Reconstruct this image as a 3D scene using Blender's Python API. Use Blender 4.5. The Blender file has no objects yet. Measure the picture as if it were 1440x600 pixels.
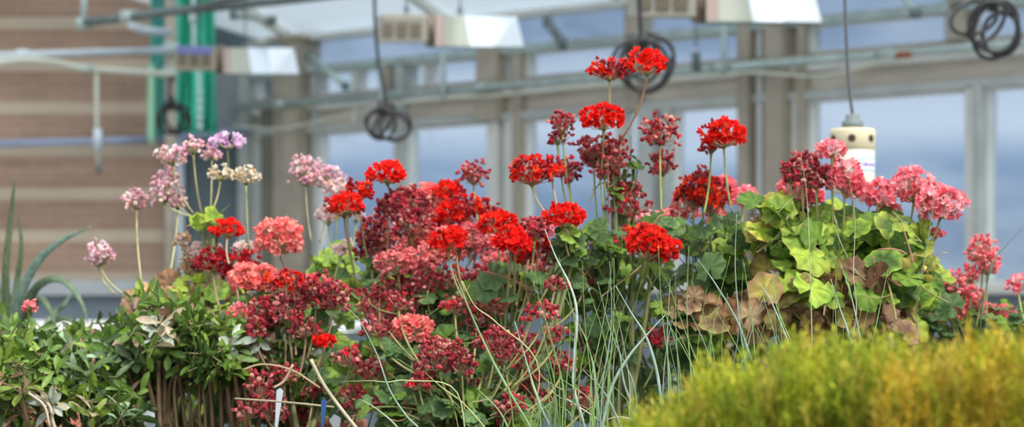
import bpy, math, random
import numpy as np
from mathutils import Vector, Matrix
random.seed(7); RNG = np.random.default_rng(11)
PI = math.pi
sc = bpy.context.scene
C = sc.collection
F = 3400.0; EYE = 1.2; HOR = 400.0

def P(u, v, D):
    return Vector(((u-720)/F*D, D, EYE+(HOR-v)/F*D))

# ------------------------------------------------------------------ materials
def newmat(name):
    m = bpy.data.materials.new(name); m.use_nodes = True
    nt = m.node_tree; nt.nodes.clear()
    out = nt.nodes.new('ShaderNodeOutputMaterial')
    return m, nt, out

def simple(name, col, rough=.6, metal=0.0, noise=0.0, nscale=8.0, col2=None, bump=0.0, spec=.4, stretch=None):
    m, nt, out = newmat(name)
    b = nt.nodes.new('ShaderNodeBsdfPrincipled')
    b.inputs['Roughness'].default_value = rough; b.inputs['Metallic'].default_value = metal
    b.inputs['Specular IOR Level'].default_value = spec
    b.inputs['Base Color'].default_value = (*col, 1)
    if noise > 0 or col2 or bump:
        tc = nt.nodes.new('ShaderNodeTexCoord')
        mp = nt.nodes.new('ShaderNodeMapping'); nt.links.new(tc.outputs['Object'], mp.inputs[0])
        if stretch: mp.inputs['Scale'].default_value = stretch
        n = nt.nodes.new('ShaderNodeTexNoise'); n.inputs['Scale'].default_value = nscale; n.inputs['Detail'].default_value = 5
        nt.links.new(mp.outputs[0], n.inputs['Vector'])
        r = nt.nodes.new('ShaderNodeValToRGB')
        c2 = col2 or tuple(c*(1-noise) for c in col)
        r.color_ramp.elements[0].color = (*c2, 1); r.color_ramp.elements[0].position = .35
        r.color_ramp.elements[1].color = (*col, 1); r.color_ramp.elements[1].position = .65
        nt.links.new(n.outputs['Fac'], r.inputs[0]); nt.links.new(r.outputs[0], b.inputs['Base Color'])
        if bump:
            bp = nt.nodes.new('ShaderNodeBump'); bp.inputs['Strength'].default_value = bump
            nt.links.new(n.outputs['Fac'], bp.inputs['Height']); nt.links.new(bp.outputs[0], b.inputs['Normal'])
    nt.links.new(b.outputs[0], out.inputs[0])
    return m

def vcol_mat(name, trans=.35, rough=.55, coat=.25, nscale=90, namt=.25):
    """leaf / petal: colour comes with the mesh, thin and a little translucent"""
    m, nt, out = newmat(name)
    a = nt.nodes.new('ShaderNodeAttribute'); a.attribute_name = 'Col'
    tc = nt.nodes.new('ShaderNodeTexCoord')
    n = nt.nodes.new('ShaderNodeTexNoise'); n.inputs['Scale'].default_value = nscale; n.inputs['Detail'].default_value = 2
    nt.links.new(tc.outputs['Object'], n.inputs['Vector'])
    mr = nt.nodes.new('ShaderNodeMapRange'); mr.inputs[1].default_value = .3; mr.inputs[2].default_value = .7
    mr.inputs[3].default_value = 1-namt; mr.inputs[4].default_value = 1+namt
    nt.links.new(n.outputs['Fac'], mr.inputs[0])
    mul = nt.nodes.new('ShaderNodeVectorMath'); mul.operation = 'SCALE'
    nt.links.new(a.outputs['Color'], mul.inputs[0]); nt.links.new(mr.outputs[0], mul.inputs['Scale'])
    b = nt.nodes.new('ShaderNodeBsdfPrincipled'); b.inputs['Roughness'].default_value = rough
    b.inputs['Specular IOR Level'].default_value = coat
    t = nt.nodes.new('ShaderNodeBsdfTranslucent')
    nt.links.new(mul.outputs[0], b.inputs['Base Color']); nt.links.new(mul.outputs[0], t.inputs['Color'])
    mx = nt.nodes.new('ShaderNodeMixShader'); mx.inputs[0].default_value = trans
    nt.links.new(b.outputs[0], mx.inputs[1]); nt.links.new(t.outputs[0], mx.inputs[2])
    nt.links.new(mx.outputs[0], out.inputs[0])
    return m

def glass_mat(name, tint=(.9,.95,1), refl=.08, haze=.06):
    m, nt, out = newmat(name)
    tr = nt.nodes.new('ShaderNodeBsdfTransparent'); tr.inputs[0].default_value = (*tint, 1)
    gl = nt.nodes.new('ShaderNodeBsdfGlossy'); gl.inputs['Roughness'].default_value = .08
    df = nt.nodes.new('ShaderNodeBsdfTranslucent'); df.inputs[0].default_value = (.8,.85,.9,1)
    m1 = nt.nodes.new('ShaderNodeMixShader'); m1.inputs[0].default_value = haze
    m2 = nt.nodes.new('ShaderNodeMixShader'); m2.inputs[0].default_value = refl
    nt.links.new(tr.outputs[0], m1.inputs[1]); nt.links.new(df.outputs[0], m1.inputs[2])
    nt.links.new(m1.outputs[0], m2.inputs[1]); nt.links.new(gl.outputs[0], m2.inputs[2])
    nt.links.new(m2.outputs[0], out.inputs[0])
    return m

M = {}
M['leaf'] = vcol_mat('leaf', .35, .55, .25)
M['shrub_leaf'] = vcol_mat('shrub_leaf', .25, .42, .4)
M['petal'] = vcol_mat('petal', .35, .6, .15, namt=.15)
M['bud'] = vcol_mat('bud', .15, .6, .25, namt=.2)
M['stalk'] = vcol_mat('stalk', .1, .55, .3, 40, .15)
M['needle'] = vcol_mat('needle', .35, .6, .2, 30, .2)
M['frame_grey'] = simple('frame_grey', (.50,.53,.50), .5, .1, .2, 5, spec=.4)
M['frame_tan'] = simple('frame_tan', (.43,.38,.30), .6, 0, .25, 5)
M['frame_pale'] = simple('frame_pale', (.68,.69,.64), .6, 0, .15, 4)
M['frame_dark'] = simple('frame_dark', (.20,.19,.15), .6, 0, .2, 6)
M['header'] = simple('header', (.60,.54,.45), .65, 0, .22, 3, stretch=(1,1,6))
M['galv'] = simple('galv', (.46,.56,.53), .45, .3, .25, 14)
M['galv_dark'] = simple('galv_dark', (.16,.20,.19), .5, .4, .25, 14)
M['pipe_white'] = simple('pipe_white', (.58,.66,.72), .45, 0, .12, 6)
M['conduit'] = simple('conduit', (.60,.62,.52), .5, 0, .1, 6)
M['pipe_blue'] = simple('pipe_blue', (.34,.40,.56), .5, 0, .15, 5)
M['cable'] = simple('cable', (.022,.022,.025), .5, 0, .1, 20)
M['cable_grey'] = simple('cable_grey', (.09,.10,.11), .5)
M['sensor'] = simple('sensor', (.60,.54,.37), .45, 0, .05, 9)
M['sensor_low'] = simple('sensor_low', (.60,.61,.52), .45, 0, .05, 9)
M['dark'] = simple('dark', (.05,.03,.02), .8)
M['gland'] = simple('gland', (.14,.18,.18), .6)
M['label_teal'] = simple('label_teal', (.12,.48,.46), .5)
M['label_white'] = simple('label_white', (.75,.80,.84), .5)
M['label_ink'] = simple('label_ink', (.18,.10,.42), .5)
M['ballast'] = simple('ballast', (.32,.315,.27), .5, .1, .1, 7)
M['ballast_tan'] = simple('ballast_tan', (.34,.31,.23), .5, .1, .1, 7)
M['ballast_blue'] = simple('ballast_blue', (.16,.18,.42), .5, 0, .1, 7)
M['vent'] = simple('vent', (.12,.10,.07), .7)
M['collar'] = simple('collar', (.16,.13,.10), .5, .2)
M['alu'] = simple('alu', (.90,.92,.94), .28, 1.0, .04, 5)
M['alu_blue'] = simple('alu_blue', (.34,.40,.47), .30, .8, .10, 9)
M['alu_matt'] = simple('alu_matt', (.40,.43,.37), .5, .1, .06, 5)
M['alu_pink'] = simple('alu_pink', (.42,.34,.30), .5, .1, .06, 5)
M['lamp_glass'] = simple('lamp_glass', (.7,.72,.7), .2)
M['rust'] = simple('rust', (.35,.10,.05), .8)
M['concrete'] = simple('concrete', (.50,.54,.56), .85, 0, .15, 4, bump=.1)
M['kerb'] = simple('kerb', (.22,.27,.31), .85, 0, .15, 4)
M['floor'] = simple('floor', (.32,.32,.30), .9, 0, .3, 2, bump=.1)
M['bench_pale'] = simple('bench_pale', (.6,.62,.62), .7, 0, .2, 5)
M['bench'] = simple('bench', (.10,.095,.075), .7, 0, .2, 5)
M['bench_metal'] = simple('bench_metal', (.3,.32,.32), .5, .6)
M['pot_white'] = simple('pot_white', (.50,.55,.60), .4)
M['pot_terra'] = simple('pot_terra', (.30,.105,.06), .85, 0, .3, 20)
M['pot_black'] = simple('pot_black', (.03,.03,.035), .5)
M['pot_blue'] = simple('pot_blue', (.02,.08,.25), .5)
M['soil'] = simple('soil', (.06,.04,.025), .95, 0, .5, 60, bump=.6)
M['bark'] = simple('bark', (.20,.13,.08), .9, 0, .4, 60, bump=.3)
M['teal_cloth'] = simple('teal_cloth', (.10,.42,.36), .8, 0, .3, 3, stretch=(3,3,.4))
M['green_cloth'] = simple('green_cloth', (.07,.72,.47), .7, 0, .45, 4, stretch=(3,3,.6))
M['mint'] = simple('mint', (.40,.75,.50), .7)
M['rust_tag'] = M['rust']
M['door_dark'] = simple('door_dark', (.12,.17,.19), .4, 0, .3, 2)
M['door_grey'] = simple('door_grey', (.30,.33,.36), .5, 0, .3, 3)
M['roof'] = None
M['glass'] = glass_mat('glass')
M['glass_frost'] = glass_mat('glass_frost', (.8,.85,.9), .05, .55)

def brick_mat():
    m, nt, out = newmat('brick')
    N = nt.nodes.new; L = nt.links.new
    tc = N('ShaderNodeTexCoord'); sep = N('ShaderNodeSeparateXYZ'); L(tc.outputs['Object'], sep.inputs[0])
    cmb = N('ShaderNodeCombineXYZ'); L(sep.outputs['X'], cmb.inputs[0]); L(sep.outputs['Z'], cmb.inputs[1])
    br = N('ShaderNodeTexBrick'); br.inputs['Scale'].default_value = 1; br.inputs['Brick Width'].default_value = .215
    br.inputs['Row Height'].default_value = .068; br.inputs['Mortar Size'].default_value = .006
    br.inputs['Color1'].default_value = (.40,.265,.19,1); br.inputs['Color2'].default_value = (.35,.235,.17,1)
    br.inputs['Mortar'].default_value = (.42,.31,.235,1)
    L(cmb.outputs[0], br.inputs['Vector'])
    # pale soldier courses: every fourth course is lighter
    md = N('ShaderNodeMath'); md.operation = 'FRACT'
    ad = N('ShaderNodeMath'); ad.operation = 'MULTIPLY_ADD'; ad.inputs[1].default_value = 1/.287; ad.inputs[2].default_value = BRICK_OFF
    L(sep.outputs['Z'], ad.inputs[0]); L(ad.outputs[0], md.inputs[0])
    ramp = N('ShaderNodeValToRGB'); cr = ramp.color_ramp
    cr.elements[0].position = 0; cr.elements[0].color = (0,0,0,1)
    cr.elements[1].position = 1; cr.elements[1].color = (0,0,0,1)
    for p_, c_ in ((.33,0),(.38,1),(.60,1),(.65,0)):
        e = cr.elements.new(p_); e.color = (c_,c_,c_,1)
    L(md.outputs[0], ramp.inputs[0])
    pale = N('ShaderNodeMix'); pale.data_type = 'RGBA'
    L(ramp.outputs[0], pale.inputs['Factor']); L(br.outputs['Color'], pale.inputs['A']); pale.inputs['B'].default_value = (.55,.45,.34,1)
    ns = N('ShaderNodeTexNoise'); ns.inputs['Scale'].default_value = 1.3; ns.inputs['Detail'].default_value = 4
    mp = N('ShaderNodeMapping'); mp.inputs['Scale'].default_value = (.6,1,3); L(tc.outputs['Object'], mp.inputs[0]); L(mp.outputs[0], ns.inputs['Vector'])
    mr = N('ShaderNodeMapRange'); mr.inputs[1].default_value=.3; mr.inputs[2].default_value=.7; mr.inputs[3].default_value=.82; mr.inputs[4].default_value=1.15
    L(ns.outputs['Fac'], mr.inputs[0])
    sc_ = N('ShaderNodeVectorMath'); sc_.operation='SCALE'; L(pale.outputs['Result'], sc_.inputs[0]); L(mr.outputs[0], sc_.inputs['Scale'])
    b = N('ShaderNodeBsdfPrincipled'); b.inputs['Roughness'].default_value = .9; b.inputs['Specular IOR Level'].default_value=.2
    L(sc_.outputs[0], b.inputs['Base Color']); L(b.outputs[0], out.inputs[0])
    return m

def roof_mat():
    m, nt, out = newmat('roof_sheet')
    N = nt.nodes.new; L = nt.links.new
    t = N('ShaderNodeBsdfTranslucent'); t.inputs[0].default_value=(.62,.68,.72,1)
    d = N('ShaderNodeBsdfDiffuse'); d.inputs[0].default_value=(.62,.66,.68,1)
    tr = N('ShaderNodeBsdfTransparent'); tr.inputs[0].default_value=(.9,.95,1,1)
    a = N('ShaderNodeMixShader'); a.inputs[0].default_value=.5; L(d.outputs[0],a.inputs[1]); L(t.outputs[0],a.inputs[2])
    b = N('ShaderNodeMixShader'); b.inputs[0].default_value=.35; L(a.outputs[0],b.inputs[1]); L(tr.outputs[0],b.inputs[2])
    L(b.outputs[0], out.inputs[0]); return m
M['roof'] = roof_mat()

# ------------------------------------------------------------------ mesh collector
class MB:
    def __init__(s): s.v=[]; s.f=[]; s.c=[]; s.n=0; s.mi=[]; s.mats=[]
    def slot(s, m):
        if m not in s.mats: s.mats.append(m)
        return s.mats.index(m)
    def add(s, verts, faces, col=(1,1,1), mat=None):
        verts = np.asarray(verts, dtype=np.float64).reshape(-1,3)
        k = len(verts)
        s.v.append(verts); b = s.n
        s.f.extend([tuple(i+b for i in f) for f in faces])
        col = np.asarray(col, dtype=np.float64)
        if col.ndim == 1: col = np.tile(col, (k,1))
        s.c.append(col); s.n += k
        mi = s.slot(mat) if mat else 0
        s.mi.extend([mi]*len(faces))
    def box(s, lo, hi, mat=None, M4=None, bev=0.0):
        x0,y0,z0 = lo; x1,y1,z1 = hi
        if bev > 0:
            b = bev; vs=[]; 
            # chamfered box: 24 verts
            import itertools
            idx={}
            for sx in (0,1):
                for sy in (0,1):
                    for sz in (0,1):
                        cx=(x0,x1)[sx]; cy=(y0,y1)[sy]; cz=(z0,z1)[sz]
                        dx=b*(1-2*sx); dy=b*(1-2*sy); dz=b*(1-2*sz)
                        idx[(sx,sy,sz,0)]=len(vs); vs.append((cx,cy+dy,cz+dz))
                        idx[(sx,sy,sz,1)]=len(vs); vs.append((cx+dx,cy,cz+dz))
                        idx[(sx,sy,sz,2)]=len(vs); vs.append((cx+dx,cy+dy,cz))
            fs=[]
            for a in range(3):
                o=[i for i in range(3) if i!=a]
                for sa in (0,1):
                    q=[]
                    for p,r in ((0,0),(1,0),(1,1),(0,1)):
                        k=[0,0,0]; k[a]=sa; k[o[0]]=p; k[o[1]]=r
                        q.append(idx[(*k,a)])
                    fs.append(tuple(q))
                # edges parallel to axis a
                for p in (0,1):
                    for r in (0,1):
                        q=[]
                        for sa,ax in ((0,o[0]),(1,o[0]),(1,o[1]),(0,o[1])):
                            k=[0,0,0]; k[a]=sa; k[o[0]]=p; k[o[1]]=r
                            q.append(idx[(*k,ax)])
                        fs.append(tuple(q))
            for sx in (0,1):
                for sy in (0,1):
                    for sz in (0,1):
                        fs.append(tuple(idx[(sx,sy,sz,i)] for i in range(3)))
        else:
            vs=[(x0,y0,z0),(x1,y0,z0),(x1,y1,z0),(x0,y1,z0),(x0,y0,z1),(x1,y0,z1),(x1,y1,z1),(x0,y1,z1)]
            fs=[(3,2,1,0),(4,5,6,7),(0,1,5,4),(1,2,6,5),(2,3,7,6),(3,0,4,7)]
        if M4 is not None: vs=[tuple(M4 @ Vector(v)) for v in vs]
        s.add(vs, fs, mat=mat)
    def tube(s, pts, r, n=6, col=(1,1,1), mat=None, cap=True):
        pts=[Vector(p) for p in pts]; k=len(pts)
        if not hasattr(r,'__len__'): r=[r]*k
        vs=[]; fs=[]
        up=Vector((0,0,1)); prev=None
        for i,p in enumerate(pts):
            t=(pts[min(i+1,k-1)]-pts[max(i-1,0)]); 
            if t.length<1e-9: t=Vector((0,0,1))
            t.normalize()
            if prev is None:
                a=t.cross(up)
                if a.length<.1: a=t.cross(Vector((1,0,0)))
            else:
                a=prev-t*prev.dot(t)
                if a.length<1e-6: a=t.orthogonal()
            a.normalize(); prev=a; b=t.cross(a)
            for j in range(n):
                th=2*PI*j/n; q=p+(a*math.cos(th)+b*math.sin(th))*r[i]; vs.append(q[:])
        for i in range(k-1):
            for j in range(n):
                fs.append((i*n+j,i*n+(j+1)%n,(i+1)*n+(j+1)%n,(i+1)*n+j))
        if cap:
            fs.append(tuple(range(n-1,-1,-1))); fs.append(tuple((k-1)*n+j for j in range(n)))
        if isinstance(col, list): col=np.repeat(np.array(col),n,axis=0)
        s.add(vs,fs,col,mat)
    def lathe(s, prof, n=32, mat=None, M4=None, col=(1,1,1), cap=True):
        vs=[];fs=[]
        for (r,z) in prof:
            for j in range(n):
                th=2*PI*j/n; vs.append((r*math.cos(th),r*math.sin(th),z))
        for i in range(len(prof)-1):
            for j in range(n):
                fs.append((i*n+j,i*n+(j+1)%n,(i+1)*n+(j+1)%n,(i+1)*n+j))
        if cap:
            fs.append(tuple(range(n-1,-1,-1))); fs.append(tuple((len(prof)-1)*n+j for j in range(n)))
        if M4 is not None: vs=[tuple(M4@Vector(v)) for v in vs]
        s.add(vs,fs,col,mat)
    def build(s, name, mat=None, parent=None, smooth=False, origin=None):
        me=bpy.data.meshes.new(name)
        V=np.concatenate(s.v) if s.v else np.zeros((0,3))
        if origin is not None: V=V-np.array(origin[:])
        elif parent is not None: V=V-np.array(parent_world(parent)[:])
        me.from_pydata(V.tolist(),[],s.f)
        ca=me.color_attributes.new('Col','FLOAT_COLOR','POINT')
        cc=np.ones((len(V),4)); cc[:,:3]=np.concatenate(s.c); ca.data.foreach_set('color',cc.ravel())
        if s.mats:
            for m in s.mats: me.materials.append(M[m] if isinstance(m,str) else m)
            me.polygons.foreach_set('material_index', s.mi)
        else: me.materials.append(M[mat] if isinstance(mat,str) else mat)
        if smooth: me.polygons.foreach_set('use_smooth',[True]*len(me.polygons))
        me.update()
        o=bpy.data.objects.new(name,me); C.objects.link(o)
        if parent is not None: o.parent=parent
        elif origin is not None: o.location=origin
        return o

def parent_world(p):
    v=Vector(p.location)
    while p.parent: p=p.parent; v=v+Vector(p.location)
    return v
def tag(o,label,cat,group=None,kind=None):
    if label: o['label']=label
    if cat: o['category']=cat
    if group: o['group']=group
    if kind: o['kind']=kind
    return o
def thing(name,label,cat,loc,group=None):
    o=bpy.data.objects.new(name,None); C.objects.link(o); o.location=loc; o.empty_display_size=.05
    return tag(o,label,cat,group)
def struct(name,mb,mat=None):
    o=mb.build(name,mat); o['kind']='structure'; return o
def bez(p0,p1,p2,n=8):
    return [p0*(1-t)**2+p1*2*t*(1-t)+p2*t*t for t in [i/n for i in range(n+1)]]
def spline(pts,sub=6):
    """catmull rom"""
    pts=[Vector(p) for p in pts]; out=[]
    q=[pts[0]*2-pts[1]]+pts+[pts[-1]*2-pts[-2]]
    for i in range(1,len(q)-2):
        for k in range(sub):
            t=k/sub
            out.append(.5*((2*q[i])+(q[i+1]-q[i-1])*t+(2*q[i-1]-5*q[i]+4*q[i+1]-q[i+2])*t*t+(3*q[i]-q[i-1]-3*q[i+1]+q[i+2])*t**3))
    out.append(pts[-1]); return out

# ------------------------------------------------------------------ camera, light, sky
cam=bpy.data.cameras.new('camera'); camo=bpy.data.objects.new('camera',cam); C.objects.link(camo)
camo.location=(0,0,EYE); camo.rotation_euler=(PI/2,0,0)
cam.lens=85; cam.sensor_width=36; cam.shift_y=(HOR-300)/1440
cam.dof.use_dof=True; cam.dof.focus_distance=2.98; cam.dof.aperture_fstop=7.2
cam.clip_start=.05; cam.clip_end=500
sc.camera=camo
sc.view_settings.view_transform='Standard'; sc.view_settings.look='None'; sc.view_settings.gamma=1
sc.view_settings.use_curve_mapping=False; sc.view_settings.exposure=0.0

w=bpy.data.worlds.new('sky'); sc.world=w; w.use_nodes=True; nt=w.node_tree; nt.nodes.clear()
N=nt.nodes.new; L=nt.links.new
tc=N('ShaderNodeTexCoord'); sep=N('ShaderNodeSeparateXYZ'); L(tc.outputs['Generated'],sep.inputs[0])
mr=N('ShaderNodeMapRange'); mr.inputs[1].default_value=0; mr.inputs[2].default_value=1; L(sep.outputs['Z'],mr.inputs[0])
ramp=N('ShaderNodeValToRGB'); cr=ramp.color_ramp
cr.elements[0].position=0; cr.elements[0].color=(.15,.22,.31,1)
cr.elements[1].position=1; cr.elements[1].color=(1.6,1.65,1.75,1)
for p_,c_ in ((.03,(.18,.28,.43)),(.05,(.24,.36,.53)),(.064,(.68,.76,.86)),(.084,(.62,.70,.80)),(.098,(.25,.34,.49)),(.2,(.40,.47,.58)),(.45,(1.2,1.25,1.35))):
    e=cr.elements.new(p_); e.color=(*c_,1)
L(mr.outputs[0],ramp.inputs[0])
mp=N('ShaderNodeMapping'); mp.inputs['Scale'].default_value=(1,1,3.0); L(tc.outputs['Generated'],mp.inputs[0])
ns=N('ShaderNodeTexNoise'); ns.inputs['Scale'].default_value=9; ns.inputs['Detail'].default_value=3; L(mp.outputs[0],ns.inputs['Vector'])
cl=N('ShaderNodeMapRange'); cl.inputs[1].default_value=.50; cl.inputs[2].default_value=.72; L(ns.outputs['Fac'],cl.inputs[0])
mx=N('ShaderNodeMix'); mx.data_type='RGBA'; L(cl.outputs[0],mx.inputs['Factor']); L(ramp.outputs[0],mx.inputs['A']); mx.inputs['B'].default_value=(.62,.70,.80,1)
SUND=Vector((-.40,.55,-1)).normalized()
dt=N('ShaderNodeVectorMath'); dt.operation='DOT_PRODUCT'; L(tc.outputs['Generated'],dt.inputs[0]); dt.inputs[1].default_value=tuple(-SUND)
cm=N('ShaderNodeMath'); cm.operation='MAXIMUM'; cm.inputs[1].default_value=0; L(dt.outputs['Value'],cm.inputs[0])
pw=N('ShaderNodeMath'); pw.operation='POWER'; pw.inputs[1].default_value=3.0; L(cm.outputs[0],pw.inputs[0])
gs=N('ShaderNodeVectorMath'); gs.operation='SCALE'; gs.inputs[0].default_value=(2.3,2.2,2.0); L(pw.outputs[0],gs.inputs['Scale'])  # broad glow around the sun, added to the sky to brighten walls and reflectors
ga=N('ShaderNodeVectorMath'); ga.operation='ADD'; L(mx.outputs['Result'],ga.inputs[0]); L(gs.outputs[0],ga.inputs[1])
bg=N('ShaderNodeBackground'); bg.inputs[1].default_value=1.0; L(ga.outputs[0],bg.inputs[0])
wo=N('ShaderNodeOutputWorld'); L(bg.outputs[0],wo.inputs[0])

sun=bpy.data.lights.new('sun','SUN'); sun.energy=3.0; sun.angle=math.radians(4); sun.color=(1,.96,.88)
so=bpy.data.objects.new('sun',sun); C.objects.link(so)
d=SUND   # light travels left, away from camera, down
so.rotation_euler=d.to_track_quat('-Z','Y').to_euler(); so.location=(3,-2,6)

# ------------------------------------------------------------------ the setting
BRICK_OFF=0.0
YB=16.3
def Bz(v): return EYE+(HOR-v)/F*YB
BRICK_OFF=(.49-Bz(152)/.287)%1.0
M['brick']=brick_mat()
m=MB(); m.box((-9,0,-.1),(9,17.2,0)); struct('floor',m,'floor')
xr=(232-720)/F*YB
m=MB(); m.box((-7.5,YB,0),(xr,YB+.2,4.2)); struct('wall_back',m,'brick')
m=MB(); m.box((-7.5,YB-.22,0),(xr+.02,YB-.005,Bz(415))); struct('baseboard_back',m,'kerb')
m=MB(); m.box((-7.5,YB-.30,Bz(415)+.002),(xr+.5,YB-.004,Bz(394))); struct('trim_1',m,'concrete')
# the 45 degree glazed wall: point at x=s, y=14.53-s
def s_of(u): t=(u-720)/F; return 14.53*t/(1+t)
WD=Vector((1,-1,0)).normalized(); WN=Vector((-1,-1,0)).normalized()
WM=Matrix(((WD.x,WN.x,0,0),(WD.y,WN.y,0,14.53),(0,0,1,0),(0,0,0,1)))
def wl(u): return s_of(u)*math.sqrt(2)        # metres along the wall
K=12/F
def wz(dl): return EYE+dl*K
def wbox(mb,u0,u1,d0,d1,n0,n1,mat=None,bev=0.0):
    mb.box((wl(u0),n0,wz(d0)),(wl(u1),n1,wz(d1)),mat,WM,bev)
UL,UR=352,1760
m=MB(); wbox(m,UL,UR,-340,-2,-.12,.0); struct('wall_right',m,'kerb')
m=MB(); wbox(m,UL,UR,-14,2,-.14,.10,bev=.01); struct('trim_2',m,'frame_pale')
m=MB(); wbox(m,UL,UR,280,292,-.05,.06,'frame_grey'); wbox(m,UL,UR,292,322,-.06,.02,'header'); wbox(m,UL,UR,322,334,-.06,.05,'frame_pale'); struct('trim_3',m)
m=MB(); wbox(m,UL,UR,334,349,-.05,.05,'frame_tan'); struct('trim_4',m)
m=MB(); wbox(m,UL,UR,391,404,-.08,.08,'galv'); struct('trim_5',m)
m=MB(); wbox(m,UL,UR,452,462,-.08,.06); struct('trim_6',m,'frame_pale')
# uprights of the wall, each one a trim of its own
posts=[(350,362,-2,404,'frame_grey',.10),(376,391,-2,345,'frame_dark',.06),(396,414,-2,404,'frame_tan',.08),(419,441,-2,452,'frame_tan',.14),(400,446,452,462,'frame_tan',.16),(446,452,-2,404,'frame_grey',.05),
 (500,507,280,404,'frame_pale',.04),(547,559,280,404,'frame_tan',.06),(565,578,-2,391,'frame_grey',.07),
 (600,606,349,391,'frame_pale',.04),(688,716,280,404,'frame_tan',.12),(697,712,-2,285,'frame_pale',.08),(716,733,-2,285,'frame_pale',.05),(731,743,-2,404,'frame_tan',.07),
 (872,880,-2,285,'frame_pale',.05),(890,908,280,455,'frame_tan',.08),(908,930,-2,285,'frame_grey',.08),(942,951,-2,285,'frame_grey',.07),
 (1052,1068,-2,404,'frame_tan',.10),(1071,1079,-2,404,'frame_pale',.05),(1083,1090,-2,404,'frame_grey',.05),(1094,1118,-2,404,'frame_tan',.12),(1120,1128,-2,285,'frame_pale',.05),(1131,1142,-2,404,'frame_tan',.07),
 (1366,1380,-2,285,'frame_pale',.06),(1380,1391,-2,285,'frame_grey',.08),(1335,1345,349,455,'frame_grey',.05),(1346,1368,349,455,'frame_tan',.08)]
for i,(a,b,d0,d1,mt,dp) in enumerate(posts):
    m=MB(); wbox(m,a,b,d0,d1,-.07,dp,bev=.004); struct('trim_%d'%(i+7),m,mt)
# glass, a pane per bay
bays=[(362,378),(452,567),(576,699),(742,873),(880,943),(950,1054),(1141,1367),(1390,1752)]
for i,(a,b) in enumerate(bays):
    m=MB(); wbox(m,a,b,2,280,-.012,-.006); o=struct('window_%d'%(i+1),m,'glass')
    f=MB()
    for (x0,x1,z0,z1) in ((a,b,2,7),(a,b,275,280),(a,a+3,7,275),(b-3,b,7,275)): wbox(f,x0,x1,z0,z1,-.03,.03)
    f.build('window_frame','frame_pale',o)
for i,(a,b) in enumerate([(362,396),(441,547),(559,688),(716,731),(743,890),(908,1052),(1142,1335),(1368,1752)]):
    m=MB(); wbox(m,a,b,349,391,-.012,-.006); o=struct('window_%d'%(i+9),m,'glass')
    f=MB()
    for (x0,x1,z0,z1) in ((a,b,349,352),(a,b,388,391),(a,a+2.5,352,388),(b-2.5,b,352,388)): wbox(f,x0,x1,z0,z1,-.03,.03)
    f.build('window_frame','frame_pale',o)
m=MB(); wbox(m,UL,UR,404,452,-.012,-.006); struct('window_17',m,'glass')
# roof sheet rising inwards from the eave
m=MB()
z0=wz(462)
for j in range(9):
    a0=wl(UL)-2.6+j*1.5; a1=a0+1.44
    m.box((a0,0,-.01),(a1,3.6,.0),None,WM@Matrix.Translation((0,-.12,z0))@Matrix.Rotation(math.radians(24),4,'X'))
struct('ceiling',m,'roof')
m=MB()
for j in range(9):
    a0=wl(UL)-2.6+j*1.5; 
    m.box((a0+1.44,0,-.05),(a0+1.5,3.6,.03),None,WM@Matrix.Translation((0,-.12,z0))@Matrix.Rotation(math.radians(24),4,'X'))
struct('trim_50',m,'frame_pale')

# dark glazed door between the brick wall and the glazed wall
x0=(232-720)/F*YB; x1=(356-720)/F*YB
m=MB(); m.box((x0,YB+.02,Bz(393)),(x1+.15,YB+.06,Bz(-120))); dr=struct('door_1',m,'door_dark')
f=MB(); f.box((x0,YB-.05,0),(x0+.06,YB+.1,Bz(-120))); f.build('door_frame','frame_dark',dr)
f=MB(); f.box(((243-720)/F*YB,YB-.06,0),((260-720)/F*YB,YB+.015,Bz(190))); f.build('door_frame','pipe_white',dr)
f=MB(); f.box(((300-720)/F*YB,YB-.04,Bz(190)),((352-720)/F*YB,YB+.015,Bz(103))); f.build('door_panel','door_grey',dr)
f=MB(); f.box((x0,YB-.05,0),(x1+.15,YB+.1,Bz(393))); f.build('door_sill','kerb',dr)

# ------------------------------------------------------------------ green shade cloth behind the post
def cloth(name,label,u0,u1,v0,v1,D,mat,waves,amp=.03):
    n=40; vs=[];fs=[]
    for i in range(n+1):
        t=i/n; 
        for k in range(9):
            q=k/8; a=P(u0+(u1-u0)*t,v0+(v1-v0)*q,D)
            vs.append((a.x+.01*math.sin(q*5+i),a.y+amp*math.sin(t*waves*2*PI+q*1.3),a.z+ (.012*math.sin(t*waves*2*PI) if k==8 else 0)))
    for i in range(n):
        for k in range(8): fs.append((i*9+k,(i+1)*9+k,(i+1)*9+k+1,i*9+k+1))
    m=MB(); m.add(vs,fs); o=m.build(name,mat,smooth=True)
    md=o.modifiers.new('thick','SOLIDIFY'); md.thickness=.004
    return tag(o,label,'curtain')
cloth('shade_curtain','narrow teal shade curtain hanging beside the brick wall',211,236,-40,192,15.9,'teal_cloth',3)
cloth('shade_curtain','bright green pleated shade curtain behind the first grow light',246,302,-40,186,15.7,'green_cloth',5,.05)
o=cloth('shade_curtain','pale mint edge strip of curtain against the end of the brick wall',209,216,90,200,15.8,'mint',1,.01)

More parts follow.
